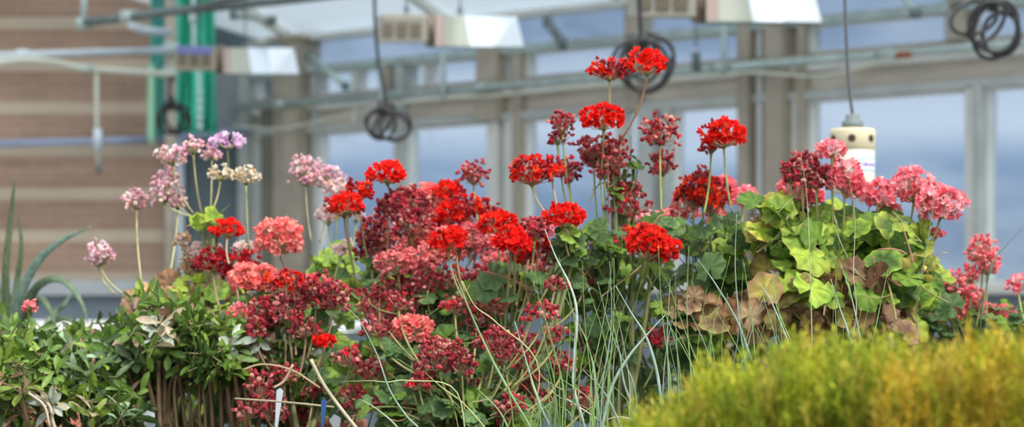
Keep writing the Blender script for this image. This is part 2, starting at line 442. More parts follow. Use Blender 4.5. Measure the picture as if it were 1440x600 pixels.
# ------------------------------------------------------------------ pipes
def pipe(name,label,cat,pts,r,mat,group=None,fittings=(),n=12,smooth=True):
    p0=Vector(pts[0])
    if fittings:
        t=thing(name,label,cat,p0,group)
        m=MB(); m.tube(pts,r,n); m.build('tube',mat,t,True)
        for nm,q,rr,ln,mt,ax in fittings:
            m=MB(); q=Vector(q); ax=Vector(ax).normalized()
            m.tube([q-ax*ln/2,q+ax*ln/2],rr,n); m.build(nm,mt,t,True)
        return t
    m=MB(); m.tube(pts,r,n); return tag(m.build(name,mat,smooth=True,origin=p0),label,cat,group)
def W(u,dl,off=0.):   # point in front of the glazed wall
    return WM@Vector((wl(u),off,wz(dl)))
ax=WD
pipe('water_pipe','long galvanised pipe running along the glazed wall under the upper windows','pipe',[W(352,334,.16),W(1760,334,.16)],.022,'galv',
     fittings=[('coupling',W(u,334,.16),.03,.10,'galv',ax) for u in (420,700,1040,1272)]+[('rust_patch',W(1300,331,.175),.018,.09,'rust',ax)])
m=MB(); 
pts=[W(u,dl,.2) for u,dl in ((360,300),(420,288),(480,296),(600,318),(760,318),(900,322),(1000,322),(1090,322),(1180,309),(1240,316),(1290,330))]
pipe('slack_cable','pale slack cable looping beneath the long pipe on the glazed wall','cable',spline(pts,6),.008,'conduit',n=8)
pa=P(-60,80,13.2); pb=P(240,70,13.9)
pipe('water_pipe','pale blue pipe crossing high in front of the brick wall','pipe',[pa,pb],.019,'pipe_white',
     fittings=[('coupling',P(32,76,13.42),.026,.07,'pipe_white',(1,0,0)),('sleeve',P(141,73.5,13.7),.022,.10,'galv',(1,0,0))])
pts=[P(-60,91,13.1),P(0,87,13.2),P(40,84,13.3),P(80,88,13.4),P(115,96,13.5),P(160,99,13.6),P(200,102,13.7),P(246,104,13.85)]
pipe('conduit','cream conduit bending under the pale blue pipe by the brick wall','pipe',spline(pts,6),.018,'conduit',
     fittings=[('sleeve',P(120,96,13.52),.022,.09,'galv',(1,0,-.1))])
pipe('drop_pipe','thin upright pipe ending in a nozzle before the brick wall','pipe',[P(135.5,100,13.55),P(136,150,13.55),P(138,236,13.55)],.012,'conduit',
     fittings=[('coupling',P(137.5,196,13.55),.024,.12,'pipe_white',(0,0,1)),('nozzle',P(138.5,236,13.55),.017,.06,'galv_dark',(0,0,1))])
pipe('wall_rail','lavender blue rail running along the brick wall','rail',[P(-80,204,16.15),P(120,199,16.15),P(228,195,16.15)],.026,'pipe_blue')
pipe('wall_rail','blue grey rail across the dark glazed door','rail',[P(229,194,16.15),P(352,184,16.15)],.026,'pipe_blue')
post=pipe('support_post','grey upright post between the green curtains','post',[(P(240,400,14.0)).xy.to_3d(),P(240,-60,14.0)],.033,'frame_tan',
     fittings=[('clamp',P(240,69,14.0),.045,.08,'galv',(0,0,1)),('clamp',P(240,103,14.0),.045,.08,'galv',(0,0,1))])
pipe('truss_bar','grey green truss bar sloping up behind the first grow light','pipe',[P(112,33,13.4),P(180,24,13.3),P(240,16,13.2),P(420,-2,12.9),P(520,-14,12.7)],.026,'galv_dark',
     fittings=[('hanger',P(118,8,13.4),.018,.26,'galv',(0,0,1)),('joint',P(118,33,13.4),.034,.08,'galv',(1,0,0)),('joint',P(182,23,13.3),.034,.10,'galv',(1,0,0))])
pipe('cross_tube','short bluish tube end beside the grey post','pipe',[P(183,36,13.6),P(200,42,13.7),P(238,46,13.9)],.022,'pipe_white')
pipe('chain_rod','thin white jointed chain hanging before the green curtain','chain',[P(272,-30,13.7),P(272,60,13.7),P(280,110,13.7),P(281,182,13.7)],.010,'pipe_white',
     fittings=[('link',P(271,22,13.7),.020,.08,'pipe_white',(0,0,1))]+[('link',P(281,130+12*k,13.7),.014,.03,'pipe_white',(0,0,1)) for k in range(5)])
# opener arms by the upper windows
def arm(label,a,b,r=.018,mat='galv'):
    d=(Vector(b)-Vector(a))
    return pipe('window_opener_arm',label,'window opener',[a,b],r,mat,fittings=[('pivot',a,r*1.5,.05,'galv_dark',(1,0,0)),('pivot',b,r*1.5,.05,'galv_dark',(1,0,0))])
arm('opener arm slanting beside the second grow light reflector',W(786,438,.1),W(850,388,.35),.026,'galv_dark')
arm('thin opener arm slanting above the first cable coil',W(452,420,.1),W(536,352,.3))
arm('thin opener arm slanting toward the coiled cable at upper right',W(1274,440,.1),W(1336,384,.3))
arm('short opener bar over the first grow light',P(330,21,13.2),P(382,29,13.0),.018)
# small drop pipes along the wall
pipe('drop_pipe','pale short drop pipe under the second grow light','pipe',[W(656,400,.2),W(657,338,.2),W(658,318,.2)],.018,'galv')
pipe('drop_pipe','pale drop pipe beneath the right grow light reflector','pipe',[W(1051,400,.2),W(1052,350,.2),W(1052,322,.2)],.016,'galv')
pipe('drop_pipe','pale upright pipe left of the post below the second grow light','pipe',[W(569,392,.2),W(569,330,.2),W(569,255,.2)],.018,'galv')
pipe('hanging_switch','small grey cylinder hanging on a wire above the long pipe','switch',[W(1012,404,.2),W(1012,366,.2)],.005,'cable_grey',
     fittings=[('body',W(1012,346,.2),.024,.10,'galv_dark',(0,0,1)),('cap',W(1012,362,.2),.018,.03,'pipe_white',(0,0,1))])

# ------------------------------------------------------------------ grow lights
def grow_light(label,u0,u1,vb,D,yaw,hz=.14,tan=False,htop=.25):
    w_=(u1-u0)/F*D; sc_=w_/.65
    c=P((u0+u1)/2,vb,D)
    t=thing('grow_light',label,'grow light',c,'grow lights in a row')
    R=Matrix.Translation(c)@Matrix.Rotation(yaw,4,'Z')@Matrix.Rotation(math.radians(5.5),4,'X')
    S=lambda x,y,z:(x*sc_,y*sc_,z*sc_)
    L0=-.325; LB=-.11
    # ballast box
    m=MB(); m.box(S(L0,-.10,.012),S(LB,.10,.135),'ballast_tan' if tan else 'ballast',R,.008*sc_)
    bx=m.build('ballast_box',None,t)
    m=MB(); m.box(S(L0+.008,-.104,.105 if not tan else .098),S(LB-.02,.104,.141),None,R,.004)
    m.build('lid','ballast_blue' if tan else 'ballast',bx)
    for k in range(3):
        a=L0+.014+k*.062
        m=MB(); m.box(S(a,-.107,.040),S(a+.047,-.1005,.096),None,R)
        vn=m.build('vent','vent',bx)
        m=MB()
        for q in range(4): m.box(S(a,-.108,.052+q*.011),S(a+.047,-.1071,.0535+q*.011),None,R)
        m.build('louvre','ballast_tan' if tan else 'ballast',vn)
    # collar
    m=MB()
    prof=[(.070,0),(.078,.012),(.078,.032),(.066,.045)]
    m.lathe([(r*sc_,z*sc_) for r,z in prof],24,None,R@Matrix.Translation(S(LB-.005,0,.072))@Matrix.Rotation(PI/2,4,'Y'))
    m.build('collar','collar',t,True)
    # reflector: faceted hood, open below
    x0=LB+.035; x1=.325; n=[]
    bot=[(x0,-.10),(x0+.04,-.12),(x0+.15,-.165),(x1-.15,-.165),(x1-.005,-.09),(x1,0),(x1-.02,.11),(x1-.11,.165),(x0+.15,.165),(x0+.055,.145),(x0,.10)]
    top=[(x0,-.07),(x0+.04,-.085),(x0+.13,-.105),(x1-.17,-.105),(x1-.035,-.05),(x1-.03,0),(x1-.065,.07),(x1-.15,.105),(x0+.15,.105),(x0+.06,.095),(x0,.07)]
    k=len(bot); vs=[S(x,y,.0) for x,y in bot]+[S(x,y,.135) for x,y in top]
    fc=[(i,(i+1)%k,k+(i+1)%k,k+i) for i in range(k)]
    m=MB(); vsw=[tuple(R@Vector(v)) for v in vs]
    mats=['alu_pink','alu_matt','alu_blue','alu','alu','alu','alu','alu','alu','alu_matt','alu_matt']
    for i,f in enumerate(fc): m.add([vsw[j] for j in f],[(0,1,2,3)],mat=mats[i])
    m.add([vsw[k+j] for j in range(k)],[tuple(range(k))],mat='alu')
    ob=m.build('reflector',None,t); sd=ob.modifiers.new('thick','SOLIDIFY'); sd.thickness=.002*sc_; 
    # rim
    m=MB(); rim=[R@Vector(S(x,y,-.003)) for x,y in bot]; m.tube(rim+[rim[0]],.0045*sc_,6); m.build('rim','galv_dark',ob)
    m=MB(); m.lathe([(.0,-.11),(.018,-.1),(.022,-.03),(.022,.05),(.016,.09),(.0,.1)],16,None,R@Matrix.Translation(S(.11,0,.06))@Matrix.Rotation(PI/2,4,'Y')); m.build('lamp_bulb','lamp_glass',ob,True)
    # hanging hooks
    for x in (-.2,.04):
        a=R@Vector(S(x,0,.138)); b=Vector((a.x,a.y,RAILZ))
        m=MB(); m.tube([a,b],.004,6); m.tube([a,a+Vector((.012,0,.02)),a+Vector((0,0,.045)),a+Vector((-.012,0,.02)),a],.004,6)
        m.build('hanger','cable_grey',t)
    return t
RAILZ=2.70
grow_light('grow light with blue topped ballast nearest the brick wall',248,421,103,12.6,.10,tan=True)
grow_light('middle grow light hanging over the bright red round flower',532,736,65,10.5,.10)
grow_light('largest grow light cut by the top of the photo',886,1152,31,8.5,.05)
pipe('lamp_rail','dark horizontal rail carrying the row of grow lights','rail',[Vector((-1.75,13.2,RAILZ)),Vector((1.6,7.0,RAILZ))],.022,'galv_dark')

# ------------------------------------------------------------------ coiled cables
def coil(label,drop,loops,r,D,mat='cable',rail=True):
    t=thing('cable_coil',label,'cable',P(drop[-1][0],drop[-1][1],D),'cable coils hung from above')
    pp=[P(u,v,D) for u,v in drop]
    if rail: pp=[Vector((pp[0].x,D,2.5)),Vector((pp[0].x,D,(2.5+pp[0].z)/2))]+pp
    m=MB(); m.tube(spline(pp,6),r,8); m.build('drop_lead',mat,t,True)
    for k,(cu,cv,ru,rv,tilt) in enumerate(loops):
        pts=[]
        for i in range(33):
            a=2*PI*i/32+.4*k; x=ru*math.cos(a); y=rv*math.sin(a)
            pts.append(P(cu+x*math.cos(tilt)-y*math.sin(tilt),cv+x*math.sin(tilt)+y*math.cos(tilt),D+.02*math.sin(a+k)+.012*k))
        m=MB(); m.tube(pts,r,8); m.build('loop',mat,t,True)
    q=P(loops[0][0],loops[0][1]-loops[0][3],D); m=MB(); m.tube([q-Vector((0,0,.03)),q+Vector((0,0,.03))],r*2.2,8); m.build('tie','cable',t,True)
    return t
coil('thin dark cable coil hanging left of the middle of the window wall',[(526,-30),(528,40),(533,90),(541,130),(542,155)],[(536,174,20,22,.2),(556,178,22,20,-.3),(545,176,32,18,.25),(540,170,9,26,.5)],.0062,9.0,'cable')
coil('heavy black cable coil behind the topmost red flower',[(899,-30),(900,30),(903,75)],[(905,92,34,36,.1),(893,80,32,24,-.4),(915,92,30,40,.5),(905,84,22,30,-.2),(918,70,30,20,.3)],.0075,8.0,'cable')
coil('thick black cable coil hanging in the upper right corner',[(1384,-30),(1385,5)],[(1397,38,33,36,-.5),(1400,42,30,42,.35),(1370,25,34,22,-.35),(1388,30,20,34,.6),(1408,48,26,30,.1)],.0066,7.05,'cable')
coil('small black cable coil on the grey post by the green curtain',[(240,106),(238,130),(240,145)],[(240,165,15,22,.1),(250,166,17,20,-.3),(243,170,22,17,.3)],.010,12.9,'cable',False)
pipe('cable_rail','thin high rail from which the three black cable coils hang','rail',[Vector((-1.45,10.0,2.5)),Vector((-.51,9,2.5)),Vector((.43,8.0,2.5)),Vector((1.42,7.05,2.5)),Vector((2.4,6.1,2.5))],.016,'galv_dark')

# ------------------------------------------------------------------ hanging sensor
D=4.9; c=P(1199,272,D); t=thing('hanging_sensor','cream cylinder with round holes and a small label, hung on a wire','sensor',c)
hz=(272-180)/F*D; R_=31/F*D; T=Matrix.Translation(c)
m=MB(); m.lathe([(R_*.97,0),(R_,.006),(R_,hz*.66),(R_*.985,hz*.665)],48,None,T); bd=m.build('lower_body','sensor_low',t,True)
m=MB(); m.lathe([(R_*1.0,hz*.667),(R_*1.03,hz*.68),(R_*1.03,hz*.95),(R_*.97,hz*.985),(R_*.6,hz)],48,None,T); up=m.build('upper_cap','sensor',t,True)
for a in (-97,-42,-152,15,60,105,160):
    th=math.radians(a-3); q=c+Vector((math.cos(th)*R_*1.03,math.sin(th)*R_*1.03,hz*.83))
    n_=Vector((math.cos(th),math.sin(th),0)); m=MB(); m.tube([q-n_*.004,q+n_*.0006],.0078,16); m.build('hole','dark',up)
def wrap(th0,th1,z0,z1,rr,mat,parent,name):
    m=MB(); n=12; vs=[]
    for i in range(n+1):
        th=math.radians(th0+(th1-th0)*i/n); vs+= [(c.x+math.cos(th)*rr,c.y+math.sin(th)*rr,c.z+z0),(c.x+math.cos(th)*rr,c.y+math.sin(th)*rr,c.z+z1)]
    m.add(vs,[(2*i,2*i+2,2*i+3,2*i+1) for i in range(n)]); return m.build(name,mat,parent)
lb=wrap(-82,-14,hz*.335,hz*.53,R_*1.004,'label_teal',bd,'sticker')
wrap(-79,-17,hz*.355,hz*.51,R_*1.008,'label_white',bd,'sticker_face')
for k,(a,b_) in enumerate(((-74,-71),(-67,-58),(-55,-50),(-47,-41),(-38,-34),(-31,-24))):
    wrap(a,b_,hz*(.40 if k else .38),hz*(.46 if k else .49),R_*1.012,'label_ink',bd,'sticker_print')
m=MB(); m.lathe([(.020,hz),(.022,hz+.003),(.022,hz+.013),(.015,hz+.015),(.015,hz+.026),(.008,hz+.028)],20,None,T); m.build('cable_gland','gland',t,True)
m=MB(); m.tube(spline([c+Vector((0,0,hz+.026)),P(1194,120,D),P(1190,50,D),P(1187,-40,D)],6),.0032,8); m.build('wire','cable_grey',t,True)

# ------------------------------------------------------------------ benches
BZ=.84
def bench(label,x0,x1,y0,y1,z,mat='bench'):
    t=thing('bench',label,'bench',((x0+x1)/2,(y0+y1)/2,0))
    m=MB(); m.box((x0,y0,z-.03),(x1,y1,z),None,None,.006); tp=m.build('bench_top',mat,t)
    for (a,b,c_,d_) in ((x0,x1,y0-.02,y0),(x0,x1,y1,y1+.02)):
        m=MB(); m.box((a,c_,z-.05),(b,d_,z+.005),None,None,.004); m.build('bench_lip','bench_metal',t)
    for x in (x0+.15,(x0+x1)/2,x1-.15):
        for y in (y0+.12,y1-.12):
            m=MB(); m.box((x-.025,y-.025,0),(x+.025,y+.025,z-.03),None,None,.003); m.build('leg','bench_metal',t)
bench('long grey greenhouse bench that carries the flowering plants',-1.5,1.5,1.70,4.45,BZ)
bench('pale empty bench beyond the left shrubs, by the brick wall',-3.2,-.6,8.2,10.2,1.045,'bench_pale')

# ================================================================== PLANTS
def nrm(v): 
    v=np.asarray(v,float); return v/ (np.linalg.norm(v)+1e-12)
def frame(nv, roll=None):
    """rotation matrix columns x,y,z with z=nv"""
    z=nrm(nv); a=np.array([0,0,1.]) if abs(z[2])<.9 else np.array([1.,0,0])
    x=nrm(np.cross(a,z)); y=np.cross(z,x)
    r=RNG.uniform(0,2*PI) if roll is None else roll
    c,s=math.cos(r),math.sin(r)
    return np.stack([x*c+y*s,-x*s+y*c,z],1)

# petal template: base at origin, grows along +x, lifted in z
PETV=np.array([(0,-.12,0),(0,.12,0),(.45,-.36,.12),(.45,0,.05),(.45,.36,.12),(.85,-.30,.22),(.92,0,.12),(.85,.30,.22),(1.05,.02,.26)])
PETF=[(0,3,2),(0,1,3),(1,4,3),(2,3,6,5),(3,4,7,6),(5,6,8),(6,7,8)]
def floret(mb,pos,nv,size,col,npet=5,cup=.5,jit=.15):
    R=frame(nv)
    for k in range(npet):
        a=2*PI*k/npet+RNG.uniform(-.25,.25); el=cup+RNG.uniform(-.35,.35)
        ca,sa=math.cos(a),math.sin(a); ce,se=math.cos(el),math.sin(el)
        X=np.array([ca*ce,sa*ce,se]); Y=np.array([-sa,ca,0]); Z=np.cross(X,Y)
        B=np.stack([X,Y,Z],1)
        v=PETV*np.array([1,RNG.uniform(.8,1.15),RNG.uniform(.5,1.8)])*size
        v=(R@(B@v.T)).T+pos
        c=np.array(col)*RNG.uniform(1-jit,1+jit)
        cc=np.tile(c,(9,1)); cc[:2]*=.75; cc[5:]*=1.05
        mb.add(v,PETF,np.clip(cc,0,.95))
# bud / withered floret: elongated lumpy blob 
def blob_template():
    vs=[(0,0,0)];
    for z,r in ((.25,.30),(.6,.38),(.9,.24)):
        for j in range(5):
            a=2*PI*j/5+z; vs.append((r*math.cos(a),r*math.sin(a),z))
    vs.append((0,0,1.08)); fs=[]
    for j in range(5): fs.append((0,1+(j+1)%5,1+j))
    for l in range(2):
        for j in range(5):
            a=1+l*5+j; b=1+l*5+(j+1)%5; fs.append((a,b,b+5,a+5))
    for j in range(5): fs.append((11+j,11+(j+1)%5,16))
    return np.array(vs),fs
BLV,BLF=blob_template()
def bud(mb,pos,nv,size,col):
    R=frame(nv); v=BLV*np.array([RNG.uniform(.7,1.2),RNG.uniform(.7,1.2),1])*size*RNG.uniform(.8,1.25)
    v=v+RNG.normal(0,.05*size,v.shape)
    mb.add((R@v.T).T+pos,BLF,np.clip(np.array(col)*RNG.uniform(.75,1.25),0,.95))
CAL=(.16,.22,.05)
# kinds: n florets, petal size(m), fraction of withered, petal colours, bud colours
PAL=dict(
 red =dict(n=75,ps=.0088,wf=.04,pc=[(.82,.02,.012),(.80,.035,.02),(.72,.012,.012)],bc=[(.35,.02,.03)],shell=.75),
 dred=dict(n=70,ps=.0075,wf=.45,pc=[(.42,.01,.02),(.50,.015,.02)],bc=[(.28,.015,.03),(.36,.03,.04)],shell=.6),
 mix =dict(n=85,ps=.0080,wf=.55,pc=[(.80,.03,.015),(.70,.015,.012),(.85,.07,.02)],bc=[(.44,.035,.05),(.54,.07,.07),(.34,.03,.04)],shell=.5),
 mar =dict(n=52,ps=.0070,wf=.90,pc=[(.72,.05,.07)],bc=[(.40,.055,.07),(.48,.09,.10),(.30,.035,.05),(.60,.27,.23),(.52,.055,.07)],shell=.32),
 mard=dict(n=90,ps=.0070,wf=.80,pc=[(.62,.06,.09)],bc=[(.38,.05,.065),(.48,.09,.10),(.29,.035,.05),(.60,.28,.24)],shell=.55),
 dul =dict(n=90,ps=.0078,wf=.45,pc=[(.76,.24,.24),(.70,.17,.19)],bc=[(.58,.14,.15),(.66,.26,.23)],shell=.6),
 sal =dict(n=85,ps=.0100,wf=.0,pc=[(.90,.29,.26),(.92,.38,.33),(.88,.22,.21)],bc=[(.6,.2,.15)],shell=.8),
 pnk =dict(n=75,ps=.0095,wf=.06,pc=[(.90,.28,.33),(.86,.18,.23),(.94,.48,.50)],bc=[(.55,.10,.14)],shell=.75),
 cor =dict(n=70,ps=.0068,wf=.5,pc=[(.88,.19,.23),(.90,.30,.32)],bc=[(.76,.14,.18),(.82,.28,.28)],shell=.4),
 lil =dict(n=80,ps=.0062,wf=.45,pc=[(.86,.58,.68),(.90,.76,.78),(.82,.46,.60)],bc=[(.78,.48,.50),(.82,.64,.58),(.74,.38,.48)],shell=.4),
 lilf=dict(n=60,ps=.0088,wf=.0,pc=[(.80,.56,.78),(.82,.66,.82),(.74,.46,.70)],bc=[(.6,.4,.5)],shell=.8),
 crm =dict(n=55,ps=.0068,wf=.5,pc=[(.80,.76,.62),(.78,.70,.54)],bc=[(.70,.62,.46),(.62,.42,.26)],shell=.4),
 pal =dict(n=60,ps=.0080,wf=.3,pc=[(.80,.58,.62),(.82,.66,.66)],bc=[(.58,.36,.28),(.66,.50,.40)],shell=.5),
 tan =dict(n=45,ps=.0085,wf=.4,pc=[(.52,.34,.22),(.60,.42,.30)],bc=[(.42,.25,.15)],shell=.5),
)
HEADLABEL=dict(red='bright scarlet flower head in full bloom',dred='deep dark red flower head',mix='half faded flower head, scarlet petals among maroon buds',
 mar='faded maroon flower head of loose dry buds',mard='dense round maroon flower head past its bloom',dul='dusky pink fading flower head',sal='full salmon pink flower head',
 pnk='full rose pink flower head',cor='loose coral pink flower head',lil='loose faded lilac flower head',lilf='fresh lilac flower head',crm='cream white flower head gone dry',pal='pale pink fading flower head',tan='withered tan flower head')

def flower_head(root, u,v,ru,rv,kind,D,foot, stalkcol=(.30,.36,.12), stalk_r=.0016, lean=0):
    p=PAL[kind]; S=D/F
    c=np.array(P(u,v,D)); rx=ru*S; rz=rv*S; ry=(rx+rz)/2
    base=c-np.array([0,0,rz*.75]); 
    mb=MB(); sb=MB()
    area=ru*rv/ (30*22)
    hp=RNG.uniform(0,6)
    n=int(p['n']*max(.25,min(1.8,area**.8)))
    for i in range(n):
        # fibonacci direction
        zz=1-2*(i+.5)/n; 
        if zz<-.75: continue
        a=i*2.399963+RNG.uniform(-.2,.2); rr=math.sqrt(max(0,1-zz*zz))
        dv=np.array([rr*math.cos(a),rr*math.sin(a),zz])
        if RNG.random()<.10: continue
        flat=.55 if (zz<0 and kind in('red','mix','lilf','pal','crm')) else 1.0
        dv=dv*np.array([1,1,flat])
        sh=RNG.uniform(p['shell'],1)*(1+.10*math.sin(3*a+hp)+.08*math.sin(6*zz+hp*2))
        q=c+dv*np.array([rx,ry,rz])*sh*.88
        nv=nrm(dv+RNG.normal(0,.25,3)+np.array([0,0,.15]))
        if RNG.random()<p['wf']:
            for k in range(RNG.integers(1,4)):
                bud(mb,q+RNG.normal(0,.0022,3),nrm(nv+RNG.normal(0,.7,3)),.0078,p['bc'][RNG.integers(len(p['bc']))])
        else:
            floret(mb,q,nv,p['ps'],p['pc'][RNG.integers(len(p['pc']))],5,.45+.3*RNG.random())
        if i%2==0 or p['shell']<.5:
            mid=(Vector(base)+Vector(q))/2+Vector((dv*rx*.15))
            sb.tube([Vector(base),mid,Vector(q)],[.0008,.0007,.0006],3,(.46,.26,.18) if kind in('mar','mard','mix','dred') else (.48,.40,.24),cap=False)
    # stalk
    f=Vector(foot); b=Vector(base)
    ctrl=Vector((b.x+(f.x-b.x)*.15+lean*S,b.y+(f.y-b.y)*.3,b.z+(f.z-b.z)*.55))
    pts=bez(b,ctrl,f,9)
    sc0=np.array(stalkcol)
    sb.tube(pts,[stalk_r*1.4]+[stalk_r]*8+[stalk_r*1.3],6,sc0)
    sb.lathe([(.0008,-.004),(.0035,.0),(.004,.003),(.0015,.006)],8,None,Matrix.Translation(b),CAL)
    h=mb.build('flower_head','petal',root)
    h['label']=HEADLABEL[kind]
    sb.build('flower_stalk','stalk',h,True)
    return h

# geranium leaf
def gleaf(mb,pos,nv,size,cin,cout,up=None,fold=.18):
    n=22; vs=[(0,0,0)]; cols=[np.array(cin)*1.05]
    R=frame(nv)
    A0=math.radians(18); spn=2*PI-2*A0
    lob=RNG.uniform(.07,.12); ph=RNG.uniform(0,6); droop=RNG.uniform(-.1,.3)
    for ring,(rr) in enumerate((.45,.8,1.0)):
        for k in range(n+1):
            a=A0+spn*k/n
            ol=1+ (lob*math.cos(7*a)+.035*math.cos(14*a+1))*(ring/2) 
            r=rr*ol*(.86+.14*abs(math.sin(a/2)))
            z=fold*rr*(math.cos(7*a+ph)*.45+ .35*math.sin(2*a+ph)) - droop*rr*rr*.5
            vs.append((r*math.cos(a),r*math.sin(a),z))
            vein=(1.12 if k%3 else .78)
            c=(np.array(cin) if ring==0 else (np.array(cin)*.55+np.array(cout)*.45 if ring==1 else np.array(cout)))*vein
            cols.append(c)
    m_=n+1; fs=[(0,1+k,2+k) for k in range(n)]
    for ring in range(2):
        o0=1+ring*m_; o1=o0+m_
        for k in range(n): fs.append((o0+k,o1+k,o1+k+1,o0+k+1))
    v=np.array(vs)*size*.5
    mb.add((R@v.T).T+np.array(pos),fs,np.clip(np.array(cols),0,.9))
    return R
# small obovate leaf, folded along the rib
def sleaf(mb,pos,dirv,nv,ln,wd,col,curl=.25):
    x=nrm(dirv); z=nrm(np.array(nv)-x*np.dot(nv,x)); y=np.cross(z,x)
    pr=((0,.06),(.3,.55),(.6,1.),(.85,.8),(1.,.06))
    vs=[];fs=[];cs=[]
    for i,(t,w_) in enumerate(pr):
        p=np.array(pos)+x*ln*t - z*ln*curl*t*t
        hw=wd*.5*w_
        vs+=[p-y*hw+z*hw*.4,p,p+y*hw+z*hw*.4]; cs+=[np.array(col)*1.0,np.array(col)*1.18,np.array(col)*.95]
    for i in range(4):
        a=i*3; fs+=[(a,a+1,a+4,a+3),(a+1,a+2,a+5,a+4)]
    mb.add(vs,fs,np.clip(np.array(cs),0,.9))

GREEN=[(.10,.20,.025),(.15,.26,.035),(.06,.12,.025),(.20,.33,.05)]
BLUEG=[(.08,.155,.05),(.12,.21,.075),(.055,.11,.035)]
LIME=[(.30,.42,.045),(.22,.36,.05),(.36,.44,.06)]
YEL=[(.58,.50,.10),(.50,.42,.10)]
BRN=[(.26,.14,.07),(.32,.18,.10),(.16,.085,.045),(.42,.28,.16),(.20,.12,.06),(.30,.26,.08)]
def pick(pal): return np.array(pal[RNG.integers(len(pal))])*RNG.uniform(.8,1.2)

def inside(b):
    """random point in a pixel blob (u,v,ru,rv,D,rd)"""
    while True:
        q=RNG.uniform(-1,1,3)
        if (q*q).sum()<1: break
    u,v,ru,rv,D,rd=b
    return P(u+q[0]*ru,v+q[1]*rv,D+q[2]*rd),q

def g_foliage(root,crown,blobs,pals,size=(.026,.048),stemcol=(.22,.28,.10),name='foliage',label=None,up=.55,petiole=True):
    mb=MB()
    for b in blobs:
        for k in range(b[6]):
            p,q=inside(b[:6])
            nv=nrm(np.array([q[0]*.5+.15,-.55-.3*RNG.random(),up+.5*RNG.random()])+RNG.normal(0,.38,3))
            pal=pals[RNG.integers(len(pals))]
            ci=pick(pal[0]); co=pick(pal[1])
            gleaf(mb,p,nv,RNG.uniform(*size),ci,co)
            if petiole and k%2==0:
                tgt=Vector(crown)+(Vector(p)-Vector(crown))*.35; tgt.z-=.03
                mb.tube(bez(Vector(p),(Vector(p)+tgt)/2+Vector((0,.01,.015)),tgt,4),.0012,4,stemcol,cap=False)
    o=mb.build(name,'leaf',root,True)
    if label: o['label']=label
    return o
def stems(root,base,tips,r=.004,col=(.20,.22,.09),name='stem'):
    for tpt in tips:
        tp=Vector(tpt); b=Vector(base)+Vector((RNG.uniform(-.02,.02),RNG.uniform(-.02,.02),0))
        ct=Vector((b.x+(tp.x-b.x)*.7,b.y+(tp.y-b.y)*.6,b.z+(tp.z-b.z)*.35))
        m=MB(); m.tube(bez(b,ct,tp,8),[r*1.3-r*.6*i/8 for i in range(9)],7,col); m.build(name,'stalk',root,True)
def pot(root,x,y,r,h,mat,zb=BZ):
    m=MB(); m.lathe([(r*.72,zb),(r*.74,zb+.002),(r*.96,zb+h*.80),(r*.97,zb+h*.8),(r*1.03,zb+h*.81),(r*1.05,zb+h),(r*.97,zb+h),(r*.93,zb+h*.88)],32,None,Matrix.Translation((x,y,0)))
    p=m.build('pot',mat,root,True)
    m=MB(); m.lathe([(r*.93,zb+h*.86),(r*.5,zb+h*.885),(.001,zb+h*.89)],24,None,Matrix.Translation((x,y,0))); m.build('soil','soil',p)

def geranium(label,u,D,heads,blobs,pals,potmat,size=(.026,.048),crown_v=470,stalkcol=(.30,.36,.12),dry=None,pr=.07,ph=.13,nst=5,sr=.0016,up=.55):
    c=P(u,crown_v,D); base=Vector((c.x,D,BZ))
    root=thing('geranium',label,'flowering plant',base)
    blobs=list(blobs)+[(u,545,105,70,D+.22,.1,60)]
    pot(root,base.x,D,pr,ph,potmat)
    b0=Vector((base.x,D,BZ+ph*.86))
    tm=MB()
    for b in blobs:
        for k in range(max(2,b[6]//3)):
            p,q=inside(b[:6]); dv=Vector((RNG.normal(0,.6),RNG.normal(0,.4),RNG.normal(.3,.6))).normalized()*RNG.uniform(.03,.10)
            tm.tube(bez(p-dv*.5,p+Vector((RNG.normal(0,.012),-.01,RNG.normal(0,.012))),p+dv*.5,5),RNG.uniform(.0006,.0013),4,pick([(.38,.18,.12),(.30,.27,.10),(.18,.27,.08),(.40,.33,.20)]),cap=False)
    tag(tm.build('twig_tangle','stalk',root),None,None,kind='stuff')
    tips=[P(b[0]+RNG.uniform(-.4,.4)*b[2],b[1]+b[3]*.3,b[4]) for b in blobs for _ in range(2)][:nst]
    stems(root,b0,tips)
    g_foliage(root,c,blobs,pals,size,up=up)
    if dry: g_foliage(root,c,dry,[(BRN,BRN)],(.03,.055),name='dry_foliage',label='withered brown leaves',up=.1)
    for h in heads:
        hu,hv,ru,rv,k=h[:5]; dd=h[5] if len(h)>5 else RNG.uniform(-.12,.12)
        fu,fv=(h[6],h[7]) if len(h)>7 else (hu+(u-hu)*.45+RNG.uniform(-8,8), max(hv+70,crown_v-10+RNG.uniform(-20,20)))
        flower_head(root,hu,hv,ru,rv,k,D+dd,P(fu,fv,D),h[8] if len(h)>8 else stalkcol,sr)
    return root
G=(GREEN,GREEN); GB=(BLUEG,BLUEG); GL=(LIME,LIME); GY=(LIME,YEL); YG=(GREEN,LIME); YB_=(YEL,BRN)
ST=(.52,.50,.26)
